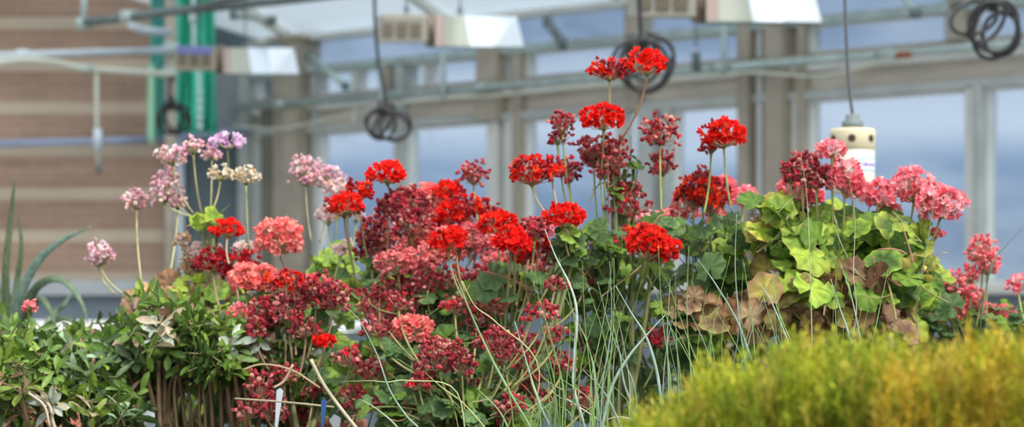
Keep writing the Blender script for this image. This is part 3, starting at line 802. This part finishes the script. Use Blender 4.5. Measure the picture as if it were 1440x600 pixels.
# ---- lilac, far left
geranium('tall lilac pelargonium with faded clusters in front of the brick wall',245,4.0,[
 (243,219,28,17,'lil',0,272,300,ST),(272,205,15,14,'lil',-.04,284,302,ST),(236,250,20,14,'lil',.03,270,305,ST),(232,268,22,22,'lil',0,275,306,ST),
 (192,281,25,17,'lil',.05,199,395,ST),(320,199,23,13,'lilf',-.05,322,250,ST),(298,216,16,10,'lil',0,296,300,ST),(141,358,23,19,'lil',0,172,412,ST),(138,364,14,12,'lil',0.02,160,412,ST),(250,283,12,14,'lil',0.05,240,380,ST)],
 [(245,450,70,40,4.0,.15,25)],[G,GL],'pot_terra',crown_v=450,pr=.06)
geranium('cream headed pelargonium with dry pale petals and lime leaves',300,3.85,[
 (310,244,22,12,'crm',0,295,302,ST),(346,248,22,14,'crm',-.02,350,352,(.40,.46,.22)),(292,352,26,14,'pal',.03),(275,362,16,24,'pal',.05),(340,352,16,16,'pal',.06),(262,376,13,14,'tan',.04),(282,392,22,18,'tan',.06),(350,392,22,14,'tan',.05),(258,340,12,14,'tan',.05)],
 [(292,312,22,10,3.85,.04,12),(290,420,60,35,3.9,.12,26)],[GL,YG],'pot_white',size=(.022,.04),crown_v=440,dry=[(290,405,60,22,3.9,.1,14)],pr=.06)
geranium('pale pink pelargonium with loose heads before the grey window posts',455,4.1,[
 (430,240,27,27,'lil',0,438,340,(.45,.42,.28)),(462,248,25,22,'lil',.03,450,340,(.45,.42,.28)),(474,266,20,16,'pal',-.02,470,350),(462,302,22,18,'pal',.03,468,370),(482,352,18,14,'lil',.1),(500,300,12,16,'pal',.05)],
 [(470,375,32,30,4.1,.08,30),(470,430,60,50,4.1,.1,30)],[GL,YG,G],'pot_terra',size=(.022,.04),crown_v=440)
# ---- salmon + crimson, left centre
geranium('salmon pink geranium with one large round head at the left',385,3.7,[
 (393,335,33,28,'sal',0,418,395,(.30,.24,.15)),(345,392,19,19,'sal',-.03),(371,393,20,18,'sal',-.02),(337,452,19,26,'pnk',-.05),(478,352,8,8,'pal',.05)],
 [(380,440,60,45,3.75,.12,36)],[G,GB],'pot_white',crown_v=470)
geranium('dark crimson geranium with scattered faded heads at lower left',410,3.55,[
 (320,323,22,14,'red',.25,322,370),(300,368,30,20,'dred',.2),(332,374,24,24,'dred',.2),(350,362,12,10,'dred',.22),
 (404,398,36,20,'mix',0),(445,404,26,24,'mard',.02),(468,414,26,28,'mard',0),(372,440,26,26,'mard',.03),(402,436,30,24,'mard',0),(415,420,30,14,'dul',.05),(360,462,16,18,'mard',0),
 (430,462,26,16,'mar',0),(380,480,22,14,'mar',.02),(455,480,14,6,'red',-.04),(492,502,24,20,'mar',-.05),(365,540,24,26,'mar',-.05),(350,575,26,18,'mar',-.05),(400,525,26,20,'mar',0),(385,575,24,22,'mar',0),(440,545,20,18,'mar',.05),(500,560,30,24,'mar',.1),(420,585,22,14,'mar',.1)],
 [(400,455,75,40,3.65,.12,40),(430,520,80,50,3.65,.12,30)],[G,GB,YG],'pot_terra',crown_v=520,stalkcol=(.36,.26,.15),nst=6,pr=.075)
# ---- centre
geranium('scarlet and maroon geranium rising left of the middle',560,3.75,[
 (545,245,27,18,'red',-.05,575,300),(505,270,24,16,'mix',.02),(484,290,30,20,'mix',0),(488,288,22,16,'red',-.06),(575,288,36,32,'mard',-.05),(580,312,34,26,'mard',-.06),(545,290,20,16,'mard',.0),(604,286,26,28,'sal',.08),
 (530,325,32,26,'mard',.05),(520,350,26,22,'mard',.05),(552,348,26,22,'dul',.05),(666,243,25,21,'mar',.05,672,310),(627,268,16,12,'red',.05),(640,270,12,16,'mix',.07),(655,292,26,18,'mix',.02),(680,296,22,16,'mix',.04),(636,300,24,18,'red',.02),(620,320,18,14,'red',.05)],
 [(560,400,90,40,3.8,.12,50),(620,270,8,5,3.85,.02,2)],[G,GB,YG],'pot_black',crown_v=440,stalkcol=(.28,.26,.11),nst=6)
geranium('dusky pink geranium low in the middle of the bed',610,3.6,[
 (560,368,36,22,'dul',0),(590,368,26,26,'dul',.02),(625,345,36,24,'sal',.12),(660,335,36,22,'dul',.12),(600,340,28,22,'sal',.15),(680,345,26,22,'pnk',.14),(645,322,26,18,'pnk',.18),(670,322,22,14,'pal',.2),(580,462,28,17,'sal',-.1,575,540),
 (640,392,34,20,'mar',0),(600,400,30,20,'mar',0),(680,392,36,22,'mar',-.03),(720,402,34,20,'mar',0),(740,380,30,20,'dul',.05),(755,360,28,20,'dul',.08),(760,322,18,14,'pnk',.2),(700,372,30,18,'dul',.06),(560,405,34,18,'mar',.03),(580,425,34,20,'mar',.0),(520,412,20,14,'mar',.05),(770,385,24,16,'sal',.1),(700,340,14,12,'pal',.16),(540,432,34,22,'dul',.05)],
 [(620,430,120,40,3.68,.12,55),(600,500,120,60,3.7,.12,60)],[G,GB,GB],'pot_white',crown_v=480,stalkcol=(.26,.22,.10),nst=7)
geranium('scarlet geranium with three bright heads right in the middle',710,3.5,[
 (700,316,30,18,'red',0),(718,338,24,18,'red',-.04),(724,344,24,14,'red',-.05),(630,340,24,16,'red',.05),(640,332,14,10,'red',.06),(793,305,29,19,'red',0,800,360),(752,322,21,19,'mard',0),(757,340,14,10,'red',.04),
 (748,242,38,25,'mix',0,790,320,(.42,.38,.20)),(776,236,18,14,'mix',.02,800,330,(.42,.38,.20)),
 (780,352,24,20,'mar',.05),(820,400,14,12,'mar',.1),(735,360,18,14,'mix',.05)],
 [(720,400,80,40,3.58,.12,36),(800,340,26,22,3.55,.06,12)],[G,GB,YG],'pot_black',crown_v=450,stalkcol=(.28,.26,.11))
geranium('crimson seed headed geranium low at the front of the bed',660,3.4,[
 (618,498,36,30,'mar',0),(650,510,22,20,'mar',0),(695,478,28,22,'mar',0),(710,496,20,20,'mar',0),(590,535,22,16,'mar',0),(600,510,14,30,'mar',.05),(655,550,34,22,'mar',.08),(720,566,24,20,'mar',0),(705,580,14,16,'mar',.02),(735,505,18,16,'mar',.02),
 (745,440,16,12,'mar',0),(770,440,20,14,'mar',.02),(735,480,20,24,'mar',.05),(790,510,22,18,'mar',.1),(740,535,30,20,'mar',.1),(530,460,26,18,'mar',.1),(560,425,24,14,'mar',.1),(520,520,26,20,'mar',.12),(545,565,28,20,'mar',.1),(610,575,26,16,'mar',.1),(670,450,24,14,'mar',.12),(690,430,26,14,'dul',.14),(640,430,26,14,'mar',.12),(780,470,18,16,'mar',.1),(760,560,22,16,'mar',.1),(820,560,20,18,'mar',.15),(780,400,18,10,'mar',.05)],
 [(650,520,130,60,3.5,.08,75),(640,580,160,30,3.45,.08,60)],[G,GB,GB],'pot_terra',crown_v=540,stalkcol=(.27,.26,.10),nst=6,size=(.022,.046))
# ---- the tall red one
geranium('tallest red geranium with the topmost scarlet head',880,3.6,[
 (857,99,31,19,'mix',0,858,150,(.44,.42,.18)),(910,90,28,21,'red',-.03,870,200,(.40,.24,.14)),(849,167,32,21,'red',-.03,845,250),(791,172,20,20,'mar',.05),(784,192,20,14,'mar',.06),(800,240,18,22,'mar',.05,812,300),
 (842,205,36,20,'mar',0),(835,222,28,18,'mar',.02),(862,222,28,22,'mar',0),(850,240,28,14,'mar',0),(928,183,33,27,'mar',0,930,300,(.44,.46,.2)),(932,230,26,22,'mar',.04),(880,268,30,20,'mar',.02),(884,290,32,18,'mar',0),
 (912,344,30,28,'red',-.12),(905,335,28,24,'mix',-.1),(928,352,26,26,'red',-.1),(875,330,12,12,'mar',0),(868,208,14,16,'mar',.05),(925,475,20,16,'mar',0),(1018,190,33,23,'red',0,1030,300,(.34,.36,.14)),(1000,206,16,12,'mix',.03,990,300)],
 [(850,335,60,20,3.62,.1,26),(870,270,26,34,3.62,.05,14),(850,380,90,40,3.65,.12,60),(880,230,30,24,3.62,.03,6),(930,320,40,18,3.6,.08,22),(850,440,90,40,3.65,.12,45),(850,500,90,50,3.65,.1,40)],[G,GB,GB,G],'pot_terra',size=(.018,.042),crown_v=400,nst=9)
geranium('maroon and red geranium with rose pink heads behind, right of centre',990,3.7,[
 (975,270,26,30,'mix',-.03),(1000,276,28,34,'mix',-.05),(988,250,20,18,'mar',-.05),(962,290,20,26,'dul',.05),(1018,268,18,20,'pnk',.06),(1045,276,20,12,'pnk',.1),(1005,300,24,16,'cor',.05),(908,307,22,6,'pnk',.1),(935,306,16,7,'pnk',.12),(1030,360,18,14,'cor',.1),(1000,395,20,12,'mar',.1)],
 [(1010,330,60,26,3.72,.12,30),(1000,385,70,50,3.72,.12,45),(980,460,70,50,3.7,.1,36),(1040,500,90,40,3.8,.1,30)],[G,GB,YG],'pot_white',size=(.03,.055),crown_v=430,dry=[(1000,440,60,30,3.55,.06,16)])
# ---- right
geranium('big leaved yellowing geranium with rose pink heads under the hanging cylinder',1170,3.6,[
 (1128,236,30,22,'mard',-.03),(1148,250,24,20,'mard',-.03),(1112,245,14,16,'mar',-.02),(1170,211,18,11,'pnk',-.05),(1188,248,26,24,'pnk',-.04),(1200,262,14,18,'pnk',-.03),(1125,264,30,16,'pnk',.03),(1140,278,20,12,'pnk',.03),
 (1235,274,24,20,'pnk',0),(1250,292,14,10,'pnk',.02),(1285,262,29,29,'pnk',0),(1322,287,36,26,'pnk',-.04),(1306,270,18,14,'pnk',0),(1182,308,18,14,'pnk',.06),(1232,320,16,12,'cor',.06),(1315,328,10,6,'cor',0),(1105,420,8,6,'pnk',-.1),(1262,322,14,10,'cor',.08)],
 [(1090,285,30,12,3.6,.06,6),(1130,330,60,36,3.6,.1,34),(1200,320,50,26,3.6,.1,16),(1240,345,70,40,3.55,.1,44),(1150,380,80,50,3.6,.12,60),(1280,390,50,40,3.6,.1,36),(1180,450,120,50,3.72,.08,50),(1160,420,110,40,3.47,.05,16),(1090,320,40,30,3.62,.1,20)],
 [YG,GL,G,G,GY,YG,G,YB_,GL],'pot_terra',size=(.032,.066),crown_v=430,dry=[(1170,435,90,40,3.52,.09,24),(1080,440,60,38,3.52,.09,15),(1250,440,60,34,3.52,.09,13),(1190,380,70,26,3.48,.05,7),(1120,400,30,24,3.48,.05,4)],pr=.08,nst=9,up=.4)
g=geranium('coral pink geranium with a tall ragged head at the far right',1370,3.8,[
 (1382,352,24,24,'cor',0),(1388,370,22,20,'cor',0),(1365,385,18,14,'cor',.0),(1345,402,26,22,'cor',0),(1360,415,30,24,'cor',0),(1340,435,26,22,'cor',0),(1385,438,18,12,'cor',.03),(1408,442,22,16,'cor',.03),(1432,400,14,12,'pnk',.05,1440,450)],
 [(1330,430,50,40,3.85,.12,34),(1410,455,60,34,3.9,.12,34),(1300,470,60,30,3.85,.1,20),(1360,500,90,40,3.85,.1,36),(1470,440,40,50,3.9,.1,20)],[G,GB,GB],'pot_black',crown_v=470,size=(.025,.045))
# ---- leafy shrubs at the left
def shrub(label,u,D,blobs,cols,potmat,nst=10,crown_v=560,ln=(.02,.042),extra=None,name='leafy_shrub',stemcol=(.26,.17,.10)):
    c=P(u,crown_v,D); base=Vector((c.x,D,BZ)); root=thing(name,label,'shrub',base)
    pot(root,base.x,D,.075,.135,potmat); b0=Vector((base.x,D,BZ+.115))
    mb=MB(); tips=[]; blobs=list(blobs)+[(u,500,90,50,D+.28,.1,60)]
    for b in blobs:
        nclump=b[6]
        for k in range(nclump):
            p,q=inside(b[:6]); p=np.array(p)
            if k%max(1,(nclump//6))==0: tips.append(Vector(p))
            ax=nrm(np.array([q[0]*.6,-.25,.55])+RNG.normal(0,.5,3)); Fm=frame(ax)
            col=pick(cols)
            nl=RNG.integers(4,8); 
            if RNG.random()<.16: col=pick([(.36,.42,.34),(.38,.28,.18),(.28,.16,.10),(.42,.36,.24)])
            mb.tube([Vector(p-ax*.03),Vector(p)],.0013,4,(.2,.2,.08),cap=False)
            for j in range(nl):
                a=2.4*j; el=RNG.uniform(.15,.8)
                dv=Fm@np.array([math.cos(a)*math.cos(el),math.sin(a)*math.cos(el),math.sin(el)])
                sleaf(mb,p-ax*.004*j,dv,Fm[:,2]+RNG.normal(0,.2,3),RNG.uniform(*ln),RNG.uniform(.20,.34)*ln[1],np.array(col)*RNG.uniform(.8,1.25))
    stems(root,b0,tips[:nst],.0035,stemcol)
    f=mb.build('foliage','shrub_leaf',root,True)
    if extra: extra(root)
    return root
SG=[(.06,.115,.02),(.10,.18,.025),(.04,.08,.02),(.17,.26,.035),(.09,.15,.045)]
SGY=[(.14,.25,.03),(.22,.31,.04),(.08,.16,.025),(.10,.19,.035)]
SPALE=[(.22,.34,.20),(.10,.20,.06),(.30,.40,.30),(.08,.16,.04)]
def small_red(root): 
    h=flower_head(root,41,431,9,6,'cor',3.55,P(30,480,3.6))
def twigs(lst):
    def fn(root):
        for (D,r,col,pts) in lst:
            m=MB(); m.tube(spline([P(u,v,D) for u,v in pts],5),r,6,col); m.build('bare_twig','stalk',root,True)
        for k in range(14): pass
    return fn
def barestems(us,D,v0=505,v1=600):
    def fn(root):
        for u in us:
            du=RNG.uniform(-16,16)
            m=MB(); m.tube(spline([P(u+du,v0+RNG.uniform(-10,25),D+RNG.uniform(-.05,.05)),P(u+du*.4+RNG.uniform(-4,4),(v0+v1)/2,D),P(u,v1+12,D)],5),RNG.uniform(.0018,.0036),6,pick([(.26,.17,.09),(.20,.14,.08),(.34,.26,.14)])); m.build('bare_stem','stalk',root,True)
    return fn
shrub('green succulent shrub with a single tiny red flower at the far left edge',40,3.5,[(30,545,75,62,3.55,.14,120),(60,500,44,22,3.6,.1,24),(12,495,36,30,3.6,.1,26)],SG+SGY,'pot_terra',extra=lambda r:(small_red(r),twigs([(3.4,.002,(.5,.43,.32),[(40,552),(62,570),(70,600)])])(r)))
shrub('dark green leafy shrub below the low grey kerb',135,3.6,[(130,530,66,42,3.7,.14,80),(112,484,20,16,3.7,.08,12),(150,570,80,36,3.6,.12,60)],SG+SPALE[:1],'pot_black',extra=twigs([(3.45,.0022,(.60,.52,.40),[(40,550),(68,568),(74,590),(78,605)])]))
shrub('bushy bright green shrub standing over bare brown stems and white pots',235,3.6,[(228,452,58,28,3.65,.12,70),(275,468,70,32,3.65,.12,90),(215,490,70,40,3.65,.12,90),(300,500,60,28,3.6,.1,50),(205,425,24,10,3.7,.08,9)],SG+SGY,'pot_white',nst=9,
   extra=barestems([190,205,215,228,240,250,262,272,282,290,300,312,322,332],3.62))
shrub('yellow green shrub under the crimson flower clusters',345,3.62,[(345,470,60,30,3.65,.12,70),(390,490,50,26,3.62,.1,46),(330,500,40,22,3.6,.1,30)],SGY+SG,'pot_terra',nst=7,ln=(.02,.038),
   extra=twigs([(3.5,.0015,(.42,.32,.2),[(340,520),(370,512),(410,520),(450,545)]),(3.35,.0026,(.50,.45,.32),[(437,505),(455,540),(480,575),(508,610)]),(3.45,.0014,(.36,.32,.2),[(330,560),(400,565),(470,572)]),(3.4,.002,(.50,.34,.24),[(385,545),(400,535),(412,512)])]))
# withered tan leaves topping the bright shrub
def dryclump(name,label,b,u,D,n):
    c=P(u,520,D); base=Vector((c.x,D,BZ)); root=thing(name,label,'plant',base); pot(root,base.x,D,.05,.11,'pot_white')
    stems(root,Vector((base.x,D,BZ+.09)),[P(b[0]+k,b[1]+6,b[4]) for k in (-14,0,14)],.0022,(.4,.3,.18))
    mb=MB()
    for k in range(n):
        p,q=inside(b); gleaf(mb,p,nrm(np.array([.1,-.6,.5])+RNG.normal(0,.5,3)),RNG.uniform(.018,.034),pick([(.62,.42,.22),(.70,.52,.32),(.5,.3,.15),(.72,.6,.42)]),pick([(.62,.42,.22),(.40,.25,.12)]),fold=.5)
    mb.build('foliage','leaf',root,True)
dryclump('withered_seedling','small plant with withered tan leaves above the green shrub',(205,415,44,15,3.9,.06),200,3.95,26)

# ---- strap leaved plant
root=thing('strap_leaf_plant','blurred plant with long arching grey green strap leaves, far left','potted plant',Vector((P(25,500,4.9).x,4.9,0)))
# stands on a pedestal pot of its own behind the bench
m=MB(); m.lathe([(.16,0),(.17,.01),(.20,.85),(.215,.86),(.215,.93),(.19,.93),(.185,.9)],32,None,Matrix.Translation(root.location)); pp=m.build('pot','pot_terra',root,True)
m=MB(); m.lathe([(.187,.895),(.001,.91)],24,None,Matrix.Translation(root.location)); m.build('soil','soil',pp)
def strap(pts,w0,col):
    cs=spline([P(u,v,4.9+dy) for u,v,dy in pts],6); n=len(cs); vs=[];fs=[];cc=[]
    for i,p in enumerate(cs):
        t=i/(n-1); w_=w0*(math.sin(PI*min(1,.25+.75*t))**.6 if t<.9 else max(.05,(1-t)*6))
        w_=.62*w0*max(.06,(1-t**2.6))*(.75+.5*min(1,t*3)) 
        tg=(cs[min(i+1,n-1)]-cs[max(i-1,0)]).normalized(); sd=tg.cross(Vector((0.3,-1,.25))).normalized()
        nn=sd.cross(tg)
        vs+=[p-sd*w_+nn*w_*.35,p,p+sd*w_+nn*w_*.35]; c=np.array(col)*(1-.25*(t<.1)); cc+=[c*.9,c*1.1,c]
    for i in range(n-1):
        a=i*3; fs+=[(a,a+1,a+4,a+3),(a+1,a+2,a+5,a+4)]
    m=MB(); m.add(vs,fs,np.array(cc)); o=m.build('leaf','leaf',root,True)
    sm=o.modifiers.new('thick','SOLIDIFY'); sm.thickness=.0025
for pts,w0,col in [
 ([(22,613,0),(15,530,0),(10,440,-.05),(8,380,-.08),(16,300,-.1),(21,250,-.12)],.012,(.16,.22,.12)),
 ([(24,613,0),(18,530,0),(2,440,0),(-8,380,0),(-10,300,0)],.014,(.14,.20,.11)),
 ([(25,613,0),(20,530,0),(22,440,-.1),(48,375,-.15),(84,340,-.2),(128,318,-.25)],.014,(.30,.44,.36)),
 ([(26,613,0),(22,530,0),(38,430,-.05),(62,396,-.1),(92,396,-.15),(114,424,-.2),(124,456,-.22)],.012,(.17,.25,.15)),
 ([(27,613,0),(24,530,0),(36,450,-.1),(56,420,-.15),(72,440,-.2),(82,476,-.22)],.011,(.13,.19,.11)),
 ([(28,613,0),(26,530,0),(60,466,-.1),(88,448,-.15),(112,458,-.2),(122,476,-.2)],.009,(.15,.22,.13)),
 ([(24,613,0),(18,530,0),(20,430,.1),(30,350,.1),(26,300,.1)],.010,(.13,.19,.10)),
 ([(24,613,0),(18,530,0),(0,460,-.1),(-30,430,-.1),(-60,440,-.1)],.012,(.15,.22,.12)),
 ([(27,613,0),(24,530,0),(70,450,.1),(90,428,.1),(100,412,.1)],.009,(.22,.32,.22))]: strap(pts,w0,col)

# ---- rush like stems
def rush(label,u,D,lst,rand,name='rush_clump'):
    base=Vector((P(u,600,D).x,D,BZ)); root=thing(name,label,'rush',base); pot(root,base.x,D,.07,.12,'pot_black')
    soil=Vector((base.x,D,BZ+.105))
    def add(pts,r,col,dd):
        pp=[P(a,b,D+dd) for a,b in pts]
        f=pp[-1]; tail=Vector((soil.x+RNG.uniform(-.04,.04),soil.y+RNG.uniform(-.04,.04),soil.z))
        if f.z>tail.z+.03:
            dr_=(pp[-1]-pp[-2]).normalized(); f2=f+dr_*min(.07,(f.z-tail.z)*.5)+Vector((0,0,-.02)); pp.append(f2)
            tail.x+= (f2.x-tail.x)*.45
            if f2.z>tail.z+.03: pp.append(tail)
        cs=spline(pp,6); n=len(cs)
        m=MB(); m.tube(cs,[r*.72*(.22+.78*min(1,i/n*2.2)) for i in range(n)],6,[tuple(np.array(col)*RNG.uniform(.85,1.12)) for _ in range(n)]); m.build('stem','stalk',root,True)
    for pts,r,col,dd in lst: add(pts,r,col,dd)
    for (u0,u1,v0,v1,n,cols) in rand:
        for k in range(n):
            a=RNG.uniform(u0,u1); t=RNG.uniform(v0,v1); ln=RNG.uniform(-60,34); b=RNG.uniform(-26,26)
            add([(a+ln,t),(a+ln*.45+b*.5,t+(590-t)*.4),(a+b*.2,t+(590-t)*.75),(a,598)],RNG.uniform(.0008,.0016),tuple(cols[RNG.integers(len(cols))]),RNG.uniform(-.15,.1))
GLA=(.27,.38,.30); GLB=(.34,.46,.38); GR=(.20,.34,.10); GR2=(.26,.40,.14); GR3=(.16,.26,.09)
rush('rush clump with long blue green stems arching left across the red flowers',690,3.2,[
 ([(484,430),(505,450),(530,498),(548,548),(572,585),(592,606)],.0019,GLA,0),
 ([(640,385),(662,440),(692,505),(722,560),(748,606)],.0026,(.26,.42,.20),0),
 ([(660,400),(655,410),(650,395),(668,430),(700,455)],.0012,(.50,.48,.22),0),
 ([(724,452),(735,490),(748,535),(762,575),(776,606)],.0024,(.34,.48,.38),0),
 ([(597,523),(622,545),(655,570)],.0015,(.42,.48,.18),0),
 ([(505,560),(530,575),(560,602)],.0018,(.32,.44,.3),0),
 ([(670,545),(700,575),(716,606)],.0020,(.30,.44,.20),0),
 ([(480,536),(520,535),(545,537),(575,535)],.0013,(.40,.48,.22),0)],
 [(700,760,480,560,5,[GR,GR3])])
rush('rush clump with a tall pale stem curving down left of the crossing pair',815,3.15,[
 ([(766,322),(782,362),(802,402),(811,440),(808,500),(807,545),(822,600)],.0030,(.46,.56,.48),0),
 ([(935,443),(912,468),(885,500),(862,540),(850,585)],.0030,GLB,-.05),
 ([(866,402),(888,440),(908,472),(922,515),(929,558)],.0030,GLB,0),
 ([(828,490),(836,520),(842,580)],.0022,GLA,0),
 ([(862,455),(872,500),(878,540),(893,580)],.0022,GLA,0),
 ([(770,545),(790,560),(805,566)],.0014,(.5,.5,.4),0),
 ([(820,520),(845,545),(862,575)],.0024,GLA,0),
 ([(845,592),(870,586),(895,594)],.0018,(.62,.58,.48),0)],
 [(780,900,360,470,20,[GR,GR2,GR3,GLA]),(760,900,480,560,16,[GR,GR2,GR3])])
rush('rush clump with thin upright stems before the brown geranium leaves',1040,3.2,[
 ([(982,365),(1008,402),(1036,450),(1056,505)],.0024,GLA,0),([(1036,300),(1034,380),(1042,470),(1050,520)],.0016,GLA,0),
 ([(1068,398),(1085,425),(1104,470),(1118,510)],.0024,GLB,0),([(1086,380),(1092,430),(1120,500)],.0020,GR2,0),([(1168,392),(1180,430),(1194,472)],.0022,GLB,0),
 ([(1182,370),(1198,420),(1212,490)],.0018,GLB,0),([(1126,215),(1134,270),(1138,340),(1142,480)],.0010,(.45,.46,.3),0),([(1190,235),(1202,300),(1200,380)],.0009,(.45,.46,.3),0),
 ([(1334,228),(1318,262),(1306,330),(1290,420)],.0010,(.25,.33,.2),.3),([(1440,318),(1415,345),(1395,372),(1380,440)],.0018,(.14,.20,.13),.3)],
 [(930,1070,340,460,26,[GR,GR2,GR3,GLA]),(1060,1220,360,460,20,[GR,GR2,GR3,GLA])])

# ---- feathery golden shrubs at the lower right
def feathery(label,u,D,prof,cols,n,depth=.34,umin=880,umax=1500):
    base=Vector((P(u,600,D).x,D+.0,BZ)); root=thing('feathery_shrub',label,'shrub',base); pot(root,base.x,D,.11,.15,'pot_terra')
    b0=Vector((base.x,D,BZ+.12))
    stems(root,b0,[P(u+RNG.uniform(-80,80),600+RNG.uniform(-20,30),D+RNG.uniform(-.1,.1)) for _ in range(8)],.004,(.22,.15,.07),'branch')
    mb=MB(); us=[p[0] for p in prof]; vt=[p[1] for p in prof]
    # template sprig : a stem with short needles
    def sprig(p,ax,ln,col):
        Fm=frame(ax); nn=int(ln/.0028)
        vs=[];fs=[];cs=[]
        for j in range(nn):
            t=(j+.5)/nn; a=2.4*j; q=p+ax*ln*t; L_=.0105*(1-.45*t)
            dv=Fm@np.array([math.cos(a)*.75,math.sin(a)*.75,.75]); sd=nrm(np.cross(dv,Fm[:,2]+.01))*.0011
            k=len(vs); vs+=[q-sd,q+sd,q+dv*L_+sd*.4,q+dv*L_-sd*.4]; fs.append((k,k+1,k+2,k+3)); c=col*RNG.uniform(.75,1.25); cs+=[c*.8,c*.8,c,c]
        k=len(vs); s_=Fm[:,0]*.0009; vs+=[p-s_,p+s_,p+ax*ln+s_*.3,p+ax*ln-s_*.3]; fs.append((k,k+1,k+2,k+3)); cs+=[col*.6]*4
        mb.add(vs,fs,np.clip(np.array(cs),0,.9))
    lo,hi=prof[0][0],prof[-1][0]
    for k in range(n):
        uu=RNG.uniform(lo,hi); dy=RNG.uniform(-depth,depth)*.5
        top=np.interp(uu,us,vt)+abs(dy)*60+8*math.sin(uu*.11+dy*20)+7*math.sin(uu*.047+2)+RNG.normal(0,7)
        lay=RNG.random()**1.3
        vv=top+4+lay*150
        p=np.array(P(uu,vv+46,D+dy))
        ax=nrm(np.array([RNG.normal(0,.28),-.25*lay+RNG.normal(0,.22),1]))
        ln=RNG.uniform(.017,.038)
        ci=RNG.integers(len(cols)); patch=.5+.5*math.sin(uu*.05+dy*9+vv*.03)
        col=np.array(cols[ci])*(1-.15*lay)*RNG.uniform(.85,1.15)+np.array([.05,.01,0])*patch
        sprig(p,ax,ln,col)
    f=mb.build('foliage','needle',root)
    return root
YGc=[(.42,.48,.03),(.31,.41,.03),(.50,.51,.05),(.19,.30,.02),(.52,.46,.07)]
ORc=[(.51,.42,.03),(.57,.39,.03),(.44,.45,.035),(.28,.34,.02),(.62,.50,.08)]
feathery('feathery yellow green shrub filling the lower right of the bed',1110,1.98,[(872,600),(890,578),(930,556),(975,532),(1010,508),(1060,492),(1100,486),(1150,472),(1200,466),(1245,478),(1290,500),(1330,520)],YGc,3300)
feathery('golden orange tinged feathery shrub in the lower right corner',1400,1.93,[(1235,540),(1270,500),(1310,486),(1350,474),(1400,468),(1450,462),(1520,470)],ORc,1900)

# ---- plastic plant tags stuck in the pots
def ptag(label,u,v0,D,w_,col,tilt):
    a=P(u,v0,D); b=P(u+tilt,606,D); h=(a-b).length
    up=(a-b).normalized(); x=up.cross(Vector((0,1,0))).normalized()*-w_/2
    t=thing('plant_tag',label,'plant label',b)
    y=Vector((0,.0009,0)); k=a-up*w_*.4
    pts=[b-x*.3,b+x*.3,k+x,a,k-x]
    m=MB(); vs=[(p-y)[:] for p in pts]+[(p+y)[:] for p in pts]
    m.add(vs,[(0,1,2,3,4),(9,8,7,6,5)]+[(i,5+i,5+(i+1)%5,(i+1)%5) for i in range(5)]); m.build('blade',col,t)
    tail=Vector((b.x,b.y,BZ+.02)); m=MB(); m.box((b.x-w_*.15,b.y-.001,BZ),(b.x+w_*.15,b.y+.001,b.z+.002)); m.build('stake',col,t)
ptag('white plastic plant tag below the pink and crimson seed heads',394,545,3.5,.010,'pot_white',-6)
ptag('broad white plastic plant tag left of the bare brown stems',205,576,3.55,.022,'pot_white',10)
ptag('white plastic plant tag low beside the pale twig',470,582,3.55,.018,'pot_white',4)
ptag('small dark blue plant tag near the pale twig',456,560,3.4,.008,'pot_blue',-3)
